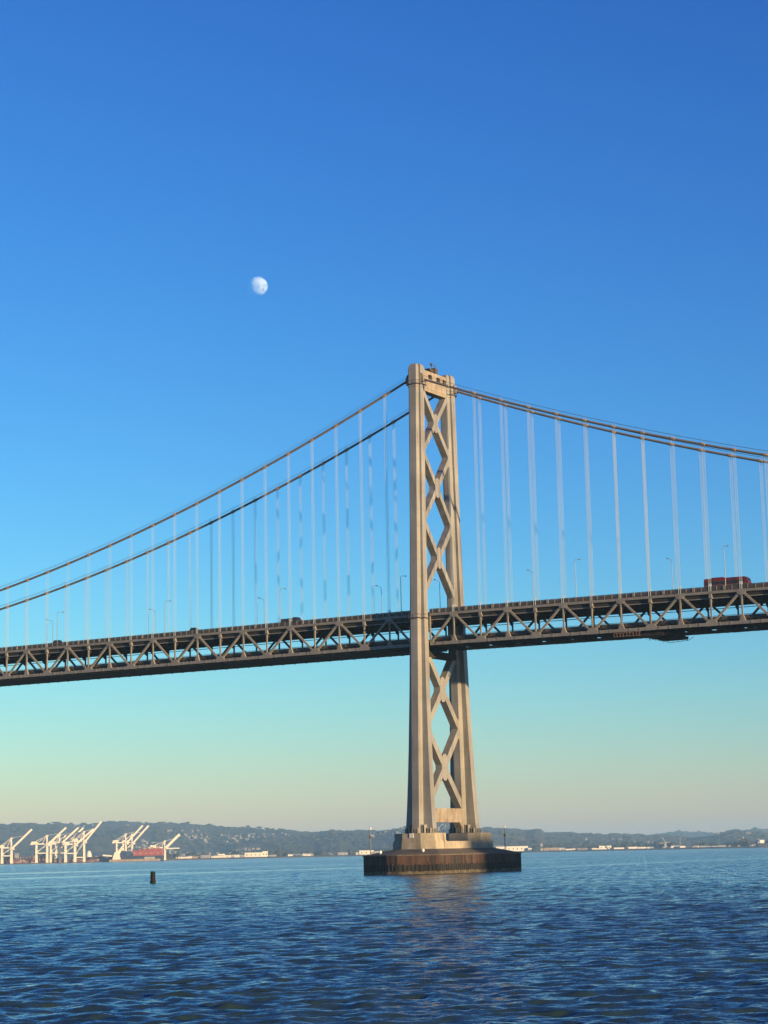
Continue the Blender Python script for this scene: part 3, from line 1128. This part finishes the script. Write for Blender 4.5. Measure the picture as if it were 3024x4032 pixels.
def smooth_noise(x, y, s, seed):
    g = np.random.default_rng(seed)
    z = 0
    for k in range(9):
        a = g.uniform(0, 2 * math.pi)
        f = (1 + k * .75) / s
        z = z + np.sin((x * math.cos(a) + y * math.sin(a)) * f * 2 * math.pi + g.uniform(0, 6.28)) / (1 + k * .75)
    return z


def hill_strip(name, pts, Dr, depth_f, depth_b, matl, rough, seed):
    px = np.array([p[0] for p in pts])
    py = np.array([p[1] for p in pts])
    cols = np.concatenate([np.arange(-1500, -1, 12.0), np.arange(0, 3024, 4.0), np.arange(3024, 4800, 12.0)])
    def mirror(c):
        return -c if c < 0 else (6048 - c if c > 3024 else c)
    hz = lambda c: 3361.7 - 0.021661 * (c - 1512)
    H, base = [], []
    for c in cols:
        m_ = mirror(c)
        el = hz(m_) - np.interp(m_, px, py)
        D = Dr(c)
        H.append(CAM[2] + el / FPX * D)
        base.append(D)
    H = np.array(H)
    ts = np.concatenate([np.linspace(-1, 0, 42), np.linspace(.08, 1, 12)])
    V = []
    for t_ in ts:
        for c, h, D in zip(cols, H, base):
            d = D + (t_ * depth_f(c) if t_ < 0 else t_ * depth_b)
            x, y = site(c, d)
            V.append((x, y, t_, h))
    V = np.array(V)
    x, y, t_, h = V.T
    prof = np.where(t_ < 0, np.clip(1 + t_, 0, 1) ** 1.35, 1 - .6 * t_)
    nz_ = smooth_noise(x, y, 1800, seed) * .16 + smooth_noise(x, y, 420, seed + 1) * .05
    env = np.where(t_ < 0, np.clip(-t_ * 4, 0, 1) * np.clip((1 + t_) * 4, 0, 1), np.clip(t_ * 3, 0, 1))
    z = h * (prof + nz_ * env) + rough * smooth_noise(x, y, 160, seed + 2) * np.clip((1 + t_) * 5, 0, 1) * .5
    z = np.where(np.abs(t_ + 1) < 1e-6, -2, np.maximum(z, .5))
    # the ridge itself stays the skyline
    cap = h * (1 + t_ * .02)
    z = np.where((t_ < 0) & (t_ > -.6), np.minimum(z, h * np.where(t_ < 0, 1 + .75 * t_, 1)+4), z)
    nc = len(cols)
    F = []
    for i in range(len(ts) - 1):
        for j in range(nc - 1):
            F.append((i * nc + j, i * nc + j + 1, (i + 1) * nc + j + 1, (i + 1) * nc + j))
    mb = MB()
    mb.v = list(zip(x, y, z))
    mb.f = F
    mb.m = [0] * len(F)
    o = mb.build(name, matl, None, smooth=True)
    o['kind'] = 'structure'
    return np.stack([x, y, z], -1).reshape(len(ts), nc, 3), cols, ts


hillV, hcols, hts = hill_strip('hills', RID, lambda c: 10800 + 700 * math.sin(c * .0021 + 1), lambda c: 2900, 2500, HILL, 6, 3)
FAR = [(x, y) for x, y in ((0, 3330), (1500, 3330), (2450, 3305), (2640, 3281), (2680, 3278.5), (2760, 3281), (2800, 3283), (2900, 3275), (2925, 3271), (2970, 3265.5), (3000, 3264), (3024, 3266))]
hill_strip('distant_hills', FAR, lambda c: 15500, lambda c: 2000, 2000, HILL2, 10, 9)

# houses scattered in clusters over the slopes: nobody could count them
HOUSE = mat('house_walls', (0.11, 0.10, 0.088), .8, 0, scale=.002, col2=(0.21, 0.195, 0.175))
hm = MB()
gh = np.random.default_rng(21)
cnt = 0
nT = 42
while cnt < 1700:
    j = gh.integers(130, len(hcols) - 150)
    px_ = hcols[j]
    u_ = gh.random()
    i = int(np.clip((0.06 + .82 * u_ ** 1.3) * nT, 1, nT - 4))
    p = hillV[i, j]
    band = math.sin(p[0] * .0043 + 2 * math.sin(p[1] * .0027)) + .8 * math.sin(p[1] * .0061 + p[0] * .0017 + 1.3)
    dens = (1.0 if px_ < 1000 else .55 if px_ < 2000 else .25)
    if band < .75 - .5 * (u_ < .2) or gh.random() > dens:
        continue
    L_, W_, H_ = gh.uniform(8, 18), gh.uniform(8, 11), gh.uniform(3, 6)
    if gh.random() < .04:
        L_ *= 2.5
        H_ *= 1.5
    x, y, z = p + np.array((gh.uniform(-25, 25), gh.uniform(-25, 25), 0))
    a = gh.uniform(0, 3.14)
    ca, sa = math.cos(a), math.sin(a)
    q = lambda lx, ly: (x + lx * ca - ly * sa, y + lx * sa + ly * ca)
    c4 = [q(-L_ / 2, -W_ / 2), q(L_ / 2, -W_ / 2), q(L_ / 2, W_ / 2), q(-L_ / 2, W_ / 2)]
    r2 = [q(-L_ / 2, 0), q(L_ / 2, 0)]
    zb, ze, zr = z - 6, z + H_, z + H_ + 2.5
    vv = [(*c, zb) for c in c4] + [(*c, ze) for c in c4] + [(*c, zr) for c in r2]
    hm.add(vv, [(0, 1, 5, 4), (1, 2, 6, 5), (2, 3, 7, 6), (3, 0, 4, 7), (4, 5, 9, 8), (6, 7, 8, 9), (5, 6, 9), (7, 4, 8)])
    cnt += 1
o = hm.build('hillside_houses', HOUSE)
tag(o, 'pale houses scattered in clusters across the distant hillsides', 'houses', kind='stuff')

# trees along the shore and on the hills: far-off woods
TREE = mat('far_foliage', (0.010, 0.017, 0.017), .95, 0, scale=.02, col2=(0.026, 0.030, 0.027))
ico = [(0, 0, 1)] + [(math.cos(2 * math.pi * k / 5) * .89, math.sin(2 * math.pi * k / 5) * .89, .45) for k in range(5)] + [(math.cos(2 * math.pi * (k + .5) / 5) * .89, math.sin(2 * math.pi * (k + .5) / 5) * .89, -.45) for k in range(5)] + [(0, 0, -1)]
icf = [(0, 1 + k, 1 + (k + 1) % 5) for k in range(5)] + [(1 + k, 6 + k, 1 + (k + 1) % 5) for k in range(5)] + [(1 + (k + 1) % 5, 6 + k, 6 + (k + 1) % 5) for k in range(5)] + [(11, 6 + (k + 1) % 5, 6 + k) for k in range(5)]


def blob(mb, x, y, z, r, h):
    j = gh.uniform(.75, 1.25, (12, 1))
    mb.add([(x + a * r * q, y + b * r * q, z + c * h * q) for (a, b, c), q in zip(ico, j[:, 0])], icf)


tm = MB()
for k in range(1900):
    px_ = gh.uniform(-300, 3300)
    cl = math.sin(px_ * .013) + math.sin(px_ * .041 + 1) + .7 * math.sin(px_ * .11)
    if cl < -.1 and px_ < 2000 or (px_ < 640 and gh.random() < .8):
        continue
    D = shoreD(px_) + gh.uniform(260, 1000)
    x, y = site(px_, D)
    hh = gh.uniform(5, 11) * (1 + .25 * cl)
    blob(tm, x, y, 4 + hh * .7, gh.uniform(8, 15), hh)
o = tm.build('shore_trees', TREE)
tag(o, 'dark line of trees along the far shore', 'trees', kind='stuff')
tm = MB()
for k in range(6000):
    j = gh.integers(60, len(hcols) - 60)
    i = gh.integers(1, 43)
    p = hillV[i, j]
    if i > 37 and (hcols[j] > 1100 or gh.random() < .5):
        continue
    if math.sin(p[0] * .0052 + 1) + math.sin(p[1] * .0045) + gh.normal(0, .5) < -.1 and i < 39:
        continue
    hh = gh.uniform(3, 6) if i > 38 else gh.uniform(4, 9)
    blob(tm, p[0] + gh.uniform(-40, 40), p[1] + gh.uniform(-30, 30), p[2] + hh * .3, gh.uniform(10, 22), hh)
o = tm.build('hill_trees', TREE)
tag(o, 'dark woods covering the distant hills', 'woods', kind='stuff')

# ------------------------------------------------------------------ port of white cranes
CRW = mat('crane_white', (0.58, 0.53, 0.43), .5, 0, scale=.05, col2=(0.65, 0.60, 0.51))
U = np.array((_r0[0], _r0[1]))          # the quay's direction
VD = np.array((-U[1], U[0]))
ROTU = math.atan2(U[1], U[0])


def crane(label, D, px_w, span_px, girder_y, apex_y, tip, back_px, ground_y, cross_y, boomw=3.2, low=None):
    k = D / FPX
    x0, y0 = site(px_w, D)
    zg = 2.0
    t = thing('gantry_crane', label, 'crane', (x0, y0, zg), ROTU, 'white container cranes at the far port')
    Hh = lambda y: (ground_y - y) * k
    G = Hh(girder_y)
    A = Hh(apex_y)
    X_ = Hh(cross_y)
    sp = span_px * k
    dv = 9.0
    for lx in (0, -sp):
        for s in (-1, 1):
            MB().beam((lx, s * dv, 0), (lx, s * dv * .75, G), 3.0, 2.4, (1, 0, 0), 2.2, 2.0).build('leg', CRW, t)
    pf_ = MB()
    for s in (-1, 1):
        pf_.beam((-sp, s * dv * .85, X_), (0, s * dv * .85, X_), 1.6, 2.4)
        pf_.beam((-sp, s * dv * .8, X_ + 2), (-1, s * dv * .78, G - 2), .9, .9)
    for lx in (0, -sp):
        pf_.beam((lx, -dv * .85, X_), (lx, dv * .85, X_), 1.6, 2.2, (1, 0, 0))
        pf_.beam((lx, -dv, 1.2), (lx, dv, 1.2), 2.6, 2.0, (1, 0, 0))
    pf_.build('portal_frame', CRW, t)
    gd = MB()
    for s in (-1, 1):
        gd.beam((-sp - back_px * k, s * 3, G), (2.5, s * 3, G), 1.5, 2.6)
    gd.build('girder', CRW, t)
    MB().box(-sp - back_px * k * .8, -sp - back_px * k * .8 + 13, -5, 5, G + 1.4, G + 6).build('machinery_house', CRW, t)
    af = MB()
    for s in (-1, 1):
        af.beam((0, s * 6, G), (-1, s * 2.2, A), 2.2, 2.0, (1, 0, 0), 1.8, 1.6)
        af.beam((-sp * .45, s * 4, G + 1), (-2, s * 2, A - 1.5), .9, .9)
    af.box(-3, 2.2, -3, 3, A - 2.5, A + .5)
    af.build('apex_frame', CRW, t)
    stv = MB()
    for s in (-1, 1):
        stv.beam((-1, s * 2, A - .5), (-sp - back_px * k * .85, s * 3, G + 1), .55, .55)
        stv.beam((-1, s * 2, A - 1), (-sp, s * 3, G + 1), .5, .5)
    stv.build('back_stay', CRW, t)
    hx, hz = 3.0, G
    tx, tz = (tip[0] - px_w) * k, Hh(tip[1])
    bm = MB()
    for s in (-1, 1):
        bm.beam((hx, s * 2.6, hz), (tx, s * 2.6, tz), 1.3, boomw)
    for q in np.linspace(.1, .98, 8):
        bm.beam((hx + (tx - hx) * q, -2.6, hz + (tz - hz) * q), (hx + (tx - hx) * q, 2.6, hz + (tz - hz) * q), .8, .8, (0, 0, 1))
    bm.build('boom', CRW, t)
    fs = MB()
    for s in (-1, 1):
        fs.beam((0, s * 2, A), (hx + (tx - hx) * .6, s * 2.4, hz + (tz - hz) * .6 + 1.5), .45, .45)
    fs.build('fore_stay', CRW, t)
    MB().box(2, 6.5, -2.2, 2.2, G - 5, G - 1.6).build('operator_cab', CRW, t)
    if low:
        lb_ = MB()
        for s in (-1, 1):
            lb_.beam((3, s * 6, G * .92), ((low - px_w) * k, s * 6, G * .92), 1.2, 2.4)
        lb_.build('lowered_boom', CRW, t)
    return t


sA = lambda x, y: (x * .2411, 3230 + y * .2411)
sB = lambda x, y: (380 + x * .2411, 3230 + y * .2411)
yv = lambda y: 3230 + y * .2411
CR_ = [('white gantry crane at the left picture edge with its boom raised', 4830, sA(187, 0)[0], 36, 465, 312, sA(505, 185), 18, 712, 590),
       ('white crane with a long back arm, leftmost of the tight crane row', 4900, sA(770, 0)[0], 41, 402, 268, sA(1068, 152), 24, 697, 545),
       ('white crane second in the tight row, boom between two parallel booms', 4950, sA(975, 0)[0], 34, 402, 262, sA(1268, 156), 8, 695, 545),
       ('white crane in the middle of the tight crane row', 4995, sA(1068, 0)[0], 36, 402, 275, sA(1352, 158), 10, 693, 545),
       ('white crane in the tight row with a shorter boom beside the tallest one', 4925, sA(1228, 0)[0], 36, 402, 322, sA(1520, 168), 10, 684, 545),
       ('white crane with the tallest boom, at the right end of the tight row', 4970, sA(1375, 0)[0], 36, 352, 200, sA(1648, 52), 12, 680, 607),
       ('white crane with a long back arm left of the red containers, left of a pair', 5080, sB(480, 0)[0], 35, 350, 212, sB(750, 85), 18, 640, 520),
       ('white crane right of a pair beside the red containers', 5120, sB(585, 0)[0], 35, 352, 218, sB(846, 90), 4, 640, 520),
       ('short white crane with a thick boom at the right end of the red ship', 5060, sB(1120, 0)[0], 27, 440, 335, sB(1355, 236), 37, 640, 560)]
for i, (lab, D, pxw, sp, gy, ay, tip, bk, gr, cy_) in enumerate(CR_):
    crane(lab, D, pxw, sp, yv(gy), yv(ay), tip, bk, yv(gr), yv(cy_), 5.5 if i == 8 else 3.6, sB(1350, 0)[0] if i == 8 else None)


def seg(px0, px1, D, dep):
    """place a building: returns its base corner, width and rotation"""
    c = site((px0 + px1) / 2, D)
    return c, (px1 - px0) * D / FPX


ROOFM = mat('shed_roof', (0.30, 0.28, 0.26), .7, 0, scale=.05)
BW = mat('bright_wall', (0.55, 0.50, 0.40), .7, 0, scale=.05, col2=(0.62, 0.58, 0.49))
BT = mat('tan_wall', (0.21, 0.165, 0.125), .8, 0, scale=.05, col2=(0.27, 0.215, 0.165))
BG = mat('grey_wall', (0.20, 0.20, 0.19), .8, 0, scale=.05, col2=(0.27, 0.27, 0.26))


def building(name, label, px0, px1, py0, D, wall, gable=True, cat='building', dep=None):
    (x, y), wdt = seg(px0, px1, D, 0)
    pc = (px0 + px1) / 2
    zg = 5.0 if px0 > 680 else 1.8
    h = max(3.5, height(pc, py0, D) - zg)
    t = thing(name, label, cat, (x, y, zg), ROTU, 'buildings along the far shore')
    d = dep or min(40, max(14, wdt * .5))
    hw = h * (.82 if gable else 1)
    MB().box(-wdt / 2, wdt / 2, -d / 2, d / 2, -1.2, hw).build('wall', wall, t)
    if gable:
        MB().loft([[(xx, -d / 2 - .6, hw), (xx, d / 2 + .6, hw), (xx, 0, h)] for xx in (-wdt / 2 - .5, wdt / 2 + .5)]).build('roof', ROOFM, t)
    else:
        MB().box(-wdt / 2 - .4, wdt / 2 + .4, -d / 2 - .4, d / 2 + .4, hw, hw + .8).build('roof', wall, t)
    nwin = max(2, int(wdt / 12))
    for k in range(min(nwin, 8)):
        xx = -wdt / 2 + (k + .5) * wdt / min(nwin, 8)
        MB().box(xx - 1.6, xx + 1.6, -d / 2 - .12, -d / 2 + .1, hw * .35, hw * .62).build('window', BLACK, t)
    return t


z8 = lambda x: 700 + x * a8
y8 = lambda y: 3220 + y * a8
z7 = lambda x: 2000 + x * a7
y7 = lambda y: 3220 + y * a7
zC = lambda x: 2600 + x * .2556
yC = lambda y: 3240 + y * .2556
BL = [
    ('low bright shed just right of the short thick-boomed crane', z8(4), z8(70), y8(316), 5800, BW, True),
    ('small bright shed right of the first low shed past the cranes', z8(82), z8(112), y8(315), 5850, BW, False),
    ('grey low building at left of the bright waterside cluster', z8(190), z8(262), y8(302), 6150, BG, True),
    ('pale stepped block in the middle of the bright waterside cluster', z8(330), z8(384), y8(298), 6200, BW, False),
    ('long cream shed right of the stepped waterside block', z8(390), z8(502), y8(300), 6260, BW, True),
    ('small grey hall before the long bright terminal', z8(508), z8(545), y8(300), 6300, BG, True),
    ('long bright terminal left of centre on the far shore', z8(550), z8(690), y8(286), 6350, BW, False),
    ('tall bright block at the right end of the long terminal', z8(692), z8(735), y8(276), 6370, BW, False),
    ('lone bright warehouse on a brown bank left of the pier', z8(1020), z8(1096), y8(288), 6620, BW, True),
    ('pale shed behind trees right of the lone bright warehouse', z8(1308), z8(1388), y8(280), 6640, BG, True),
    ('tiny white house left of the long warehouse by the pier', z8(1455), z8(1475), y8(280), 6650, BW, True),
    ('long bright warehouse behind the left end of the pier', z8(1484), z8(1600), y8(268), 6700, BW, False),
    ('bright low hall touching the pier from the left', z8(1606), z8(1646), y8(272), 6690, BW, True),
    ('bright gabled hall at the right edge of the pier', z7(-76), z7(-12), y7(178), 6700, BW, True),
    ('very long bright warehouse just right of the pier', z7(-8), z7(126), y7(183), 6720, BW, False),
    ('small white shed at the right end of the very long warehouse', z7(128), z7(152), y7(190), 6700, BW, True),
    ('grey square tower block right of the very long warehouse', z7(207), z7(222), y7(166), 6800, BG, False),
    ('long brown brick shed right of the grey tower block', z7(226), z7(326), y7(193), 6650, BT, False),
    ('cream shed with raised end right of the brown brick shed', z7(330), z7(362), y7(190), 6660, BW, True),
    ('low cream terrace before the big white box', z7(366), z7(428), y7(195), 6665, BW, True),
    ('tan low building left of the big white box', z7(462), z7(500), y7(200), 6640, BT, True),
    ('big white box-shaped hangar on the far shore', z7(581), z7(658), y7(180), 6650, BW, False),
    ('pale shed attached right of the big white box', z7(660), z7(702), y7(188), 6670, BW, True),
    ('long tan storehouse right of the big white box', z7(752), z7(828), y7(199), 6600, BT, False),
    ('very low pale row of sheds left of the derrick', z7(872), z7(982), y7(195), 6560, BG, False),
    ('round-roofed grey hall under the derrick', zC(35), zC(105), yC(368), 6450, BG, True),
    ('small cream block right of the round-roofed hall', zC(150), zC(205), yC(372), 6440, BW, True),
    ('tan shed between cream block and long yellow shed', zC(265), zC(345), yC(380), 6420, BT, True),
    ('long yellow-lit shed right of the derrick', zC(352), zC(520), yC(374), 6400, BW, True),
    ('yellow-lit annex right of the long yellow shed', zC(530), zC(660), yC(380), 6390, BW, False),
    ('cream low shed with gap on its right', zC(722), zC(782), yC(374), 6350, BW, True),
    ('bright wide shed left of the tall orange block', zC(800), zC(905), yC(376), 6330, BW, True),
    ('tall orange-lit block near the right end of the shore', zC(962), zC(1035), yC(350), 6300, BT, False),
    ('small orange-lit tower beside the tall orange block', zC(1045), zC(1080), yC(350), 6290, BT, False),
    ('pale low house left of the dark ship at right edge', zC(1185), zC(1225), yC(374), 6230, BG, True),
    ('long pale shed below the dark ship at right edge', zC(1372), zC(1475), yC(384), 6180, BG, True),
]
for lab, p0, p1, py, D, wl_, gb in BL:
    building('shore_building', lab, p0, p1, py, D, wl_, gb)
# the low clutter of sheds and huts between them
lowm = MB()
for k in range(230):
    px_ = gh.uniform(690, 3060)
    if math.sin(px_ * .017 + .6) + math.sin(px_ * .0071 + 2) + gh.normal(0, .5) < -.35:
        continue
    D = shoreD(px_) + gh.uniform(75, 420)
    x, y = site(px_, D)
    L_, W_, H_ = gh.uniform(9, 34), gh.uniform(8, 14), gh.uniform(2.5, 5.5)
    u, v_ = U * L_ / 2, VD * W_ / 2
    q4 = [(x + a * u[0] + b * v_[0], y + a * u[1] + b * v_[1]) for a, b in ((-1, -1), (1, -1), (1, 1), (-1, 1))]
    r2 = [(x + a * u[0], y + a * u[1]) for a in (-1, 1)]
    lowm.mi = int(gh.choice([0, 0, 1, 2]))
    lowm.add([(*c, 4) for c in q4] + [(*c, 5 + H_) for c in q4] + [(*c, 6.6 + H_) for c in r2], [(0, 1, 5, 4), (1, 2, 6, 5), (2, 3, 7, 6), (3, 0, 4, 7), (4, 5, 9, 8), (6, 7, 8, 9), (5, 6, 9), (7, 4, 8)])
o = lowm.build('shore_huts', [BW, BT, BG])
tag(o, 'low clutter of sheds and huts lining the far shore', 'sheds', kind='stuff')
# a white storage dome and sheds inside the port
(dx_, dy_), dw = seg(sA(1405, 0)[0], sA(1495, 0)[0], 5150, 0)
t = thing('storage_dome', 'white domed tank right of the tallest crane', 'tank', (dx_, dy_, 2))
MB().tube([(0, 0, 0), (0, 0, 16)], dw / 2, 20).build('drum', BW, t, smooth=False)
MB().tube([(0, 0, 16), (0, 0, 22), (0, 0, 26), (0, 0, 28)], [dw / 2, dw * .42, dw * .26, .5], 20).build('dome', BW, t)
building('port_shed', 'long flat pale shed right of the white dome', sA(1500, 0)[0], sB(110, 0)[0], yv(590), 5200, BT, False)
building('port_shed', 'pale sandy stockpile shed between the first two cranes', sA(330, 0)[0], sA(560, 0)[0], yv(575), 5150, BT, True)
building('port_shed', 'small white shed behind the first crane', sA(245, 0)[0], sA(300, 0)[0], yv(535), 5250, BG, True)
building('quay_wall_shed', 'low pale quay shed running below the dark ship', sB(220, 0)[0], sB(1030, 0)[0], yv(655), 4985, BT, False, 'shed', 8)

# white stacker left of the pair of cranes
(sx_, sy_), _w = seg(sB(330, 0)[0], sB(331, 0)[0], 5020, 0)
k5 = 5020 / FPX
t = thing('bulk_stacker', 'squat white loading machine left of the dark ship', 'loader', (sx_, sy_, 2), ROTU)
MB().loft([[(x, y, z) for x, y in ((-a, -6), (a, -6), (a, 6), (-a, 6))] for z, a in ((0, 11), (12, 8), (22, 4))]).build('tower_base', CRW, t)
MB().beam((-4, 0, 12), (-220 * .2411 * k5, 0, 15), 4, 3.5).build('conveyor_boom', CRW, t)
MB().beam((2, 0, 14), (14, 0, 34), 5, 5).build('hopper', CRW, t)

# container ship with its boxes
HULL = mat('ship_hull', (0.018, 0.024, 0.05), .5, 0, scale=.02)
BOXM = bpy.data.materials.new('container_paint')
BOXM.use_nodes = True
t_ = BOXM.node_tree
vc = t_.nodes.new('ShaderNodeTexVoronoi')
vc.inputs['Scale'].default_value = .16
tcx = t_.nodes.new('ShaderNodeTexCoord')
mpx = t_.nodes.new('ShaderNodeMapping')
mpx.inputs['Scale'].default_value = (.5, 1, 2.2)
crx = t_.nodes.new('ShaderNodeValToRGB')
crx.color_ramp.interpolation = 'CONSTANT'
for k, (p, c) in enumerate(((0, (.24, .035, .026)), (.4, (.28, .075, .045)), (.66, (.17, .024, .022)), (.86, (.34, .25, .19)))):
    e = crx.color_ramp.elements
    if k >= len(e):
        e.new(.5)
    e[k].position = p
    e[k].color = (*c, 1)
t_.links.new(tcx.outputs['Object'], mpx.inputs[0])
t_.links.new(mpx.outputs[0], vc.inputs['Vector'])
sr = t_.nodes.new('ShaderNodeSeparateColor')
t_.links.new(vc.outputs['Color'], sr.inputs[0])
t_.links.new(sr.outputs[0], crx.inputs[0])
t_.links.new(crx.outputs[0], t_.nodes['Principled BSDF'].inputs['Base Color'])
Dsh = 5030
k5 = Dsh / FPX
(sx_, sy_), L_ = seg(sB(190, 0)[0], sB(1085, 0)[0], Dsh, 0)
ship = thing('container_ship', 'dark hulled container ship moored at the far port', 'ship', (sx_, sy_, 0), ROTU)
hb = MB()
hl = L_ / 2
hb.loft([[(-hl * .95, 0, -1), (-hl * .8, -15, -1), (hl * .97, -15, -1), (hl * .97, 15, -1), (-hl * .8, 15, -1)],
         [(-hl, 0, 17), (-hl * .8, -17, 14), (hl, -17, 14), (hl, 17, 14), (-hl * .8, 17, 14)]])
hb.build('hull', HULL, ship)
MB().box(-hl * .50, -hl * .38, -14, 14, 14, 27).build('deckhouse', HULL, ship)
MB().box(hl * .34, hl * .72, -17.3, -16.5, 6, 11).build('hull_patch', BG, ship)
for k, (x0, x1, yt) in enumerate(((610, 700, 500), (705, 800, 478), (805, 880, 470), (885, 985, 455), (990, 1085, 460))):
    c, wd = seg(sB(x0, 0)[0], sB(x1, 0)[0], Dsh, 0)
    hgt = max(6, (yv(590) - yv(yt)) * k5)
    st_ = thing('container_stack', ['orange and red container stack at the left end of the ship load', 'red container stack left of the load middle, second from left', 'red container stack in the middle of the ship', 'tallest red container stack on the ship', 'deep red container stack at the right end of the ship'][k], 'containers', (c[0], c[1], 14.05), ROTU, 'container stacks on the ship')
    for q in range(3):
        MB().box(-wd / 2 + q * wd / 3 + .2, -wd / 2 + (q + 1) * wd / 3 - .2, -14, 14, 0, hgt * (1 - .12 * ((q * 7 + k * 3) % 3))).build('container_row', BOXM, st_)
# containers on the quay
YARD = BOXM.copy()
YARD.name = 'mixed_container_paint'
for n_ in YARD.node_tree.nodes:
    if n_.type == 'VALTORGB':
        for e, c in zip(n_.color_ramp.elements, ((.10, .055, .042), (.20, .135, .10), (.13, .035, .03), (.27, .22, .17))):
            e.color = (*c, 1)
yd = MB()
for k in range(70):
    px_ = gh.uniform(-80, 470)
    D = shoreD(px_) + gh.uniform(60, 330)
    x, y = site(px_, D)
    L_, H_ = gh.uniform(10, 26), gh.choice([2.6, 5.2, 7.8, 10.4])
    u = U * L_ / 2
    v_ = VD * 4
    c4 = [(x - u[0] - v_[0], y - u[1] - v_[1]), (x + u[0] - v_[0], y + u[1] - v_[1]), (x + u[0] + v_[0], y + u[1] + v_[1]), (x - u[0] + v_[0], y - u[1] + v_[1])]
    yd.prism(c4, 1.5, 2 + H_)
o = yd.build('container_yard', YARD)
tag(o, 'jumble of reddish containers on the quay beneath the cranes', 'containers', kind='stuff')

# ship at the right picture edge, derrick and mast on the shore
(sx_, sy_), L_ = seg(zC(1510), zC(1960), 5900, 0)
s2 = thing('moored_ship', 'dark ship with white bridge house cut by the right picture edge', 'ship', (sx_, sy_, 0), ROTU)
hl = L_ / 2
MB().loft([[(-hl * .97, -10, -1), (hl * .9, -10, -1), (hl * .97, 0, -1), (hl * .9, 10, -1), (-hl * .97, 10, -1)], [(-hl, -12, 13), (hl * .9, -12, 13), (hl, 0, 15), (hl * .9, 12, 13), (-hl, 12, 13)]]).build('hull', HULL, s2)
MB().box(-hl * .9, -hl * .6, -10, 10, 13, 22).build('deckhouse', WHITE, s2)
MB().box(-hl * 1.0, -hl * .88, -8, 8, 13, 17).build('aft_house', WHITE, s2)
(x, y), _w = seg(zC(80), zC(81), 6500, 0)
k6 = 6500 / FPX
t = thing('derrick_crane', 'pale slender derrick crane rising from the right shore', 'crane', (x, y, 1.6), ROTU)
MB().loft([[(a_ * i, a_ * j, z) for i, j in ((-1, -1), (1, -1), (1, 1), (-1, 1))] for z, a_ in ((0, 6), (22, 2))]).build('base_frame', BG, t)
MB().beam((2, 0, 20), (-13 * k6, 0, 20 + 21 * k6), 2.2, 2.2).build('jib', BG, t)
MB().beam((-20, 0, 18), (14, 0, 22), 2, 2).build('counter_jib', BG, t)
(x, y), _w = seg(zC(307), zC(308), 6600, 0)
t = thing('radio_mast', 'thin pale mast standing behind the right shore', 'mast', (x, y, 1.6))
MB().tube([(0, 0, 0), (0, 0, 36)], [1.4, .7], 6).build('shaft', BG, t)
MB().tube([(0, 0, 30), (0, 0, 33)], [1.8, 1.8], 8).build('gallery', BG, t)

# ------------------------------------------------------------------ the city block behind the viewer that shades the foot of the pier
OFFICE = mat('office_wall', (0.35, 0.33, 0.3), .7, 0, scale=.05)
sp_ = np.array((math.cos(SUN_AZ), -math.sin(SUN_AZ)))
pp_ = np.array((math.sin(SUN_AZ), math.cos(SUN_AZ)))


def tower_block(label, dist, u0, u1, H):
    c = sp_ * dist + pp_ * (u0 + u1) / 2
    t = thing('office_tower', label, 'building', (c[0], c[1], 2), -SUN_AZ)
    w_ = (u1 - u0) / 2
    MB().box(-16, 16, -w_, w_, 0, H).build('wall', OFFICE, t)
    MB().box(-16.5, 16.5, -w_ - .5, w_ + .5, H, H + 1.2).build('roof', ROOFM, t)
    for k in range(1, int(H / 4)):
        MB().box(-16.2, 16.2, -w_ + .8, w_ - .8, k * 4, k * 4 + 1.9).build('window', BLACK, t)


tower_block('grey office tower on the city shore behind the viewer', 900, 3.0, 58, 95)
cs = MB()
c0 = sp_ * 900 + pp_ * 20
cs.box(-120, 400, -250, 250, -3, 2)
o = cs.build('city_shore', LAND, None, loc=(c0[0], c0[1], 0), rot=-SUN_AZ)
o['kind'] = 'structure'

# ------------------------------------------------------------------ air
HZ = bpy.data.materials.new('haze_air')
HZ.use_nodes = True
t = HZ.node_tree
t.nodes.clear()
out = t.nodes.new('ShaderNodeOutputMaterial')
pv = t.nodes.new('ShaderNodeVolumePrincipled')
pv.inputs['Color'].default_value = (.35, .65, .97, 1)
pv.inputs['Density'].default_value = 5.6e-5
pv.inputs['Anisotropy'].default_value = 0.0
t.links.new(pv.outputs[0], out.inputs['Volume'])
hz = MB().box(-22000, 22000, -22000, 22000, -4, 250).build('haze', HZ)
tag(hz, 'thin blue haze filling the air over the bay', 'haze', kind='stuff')
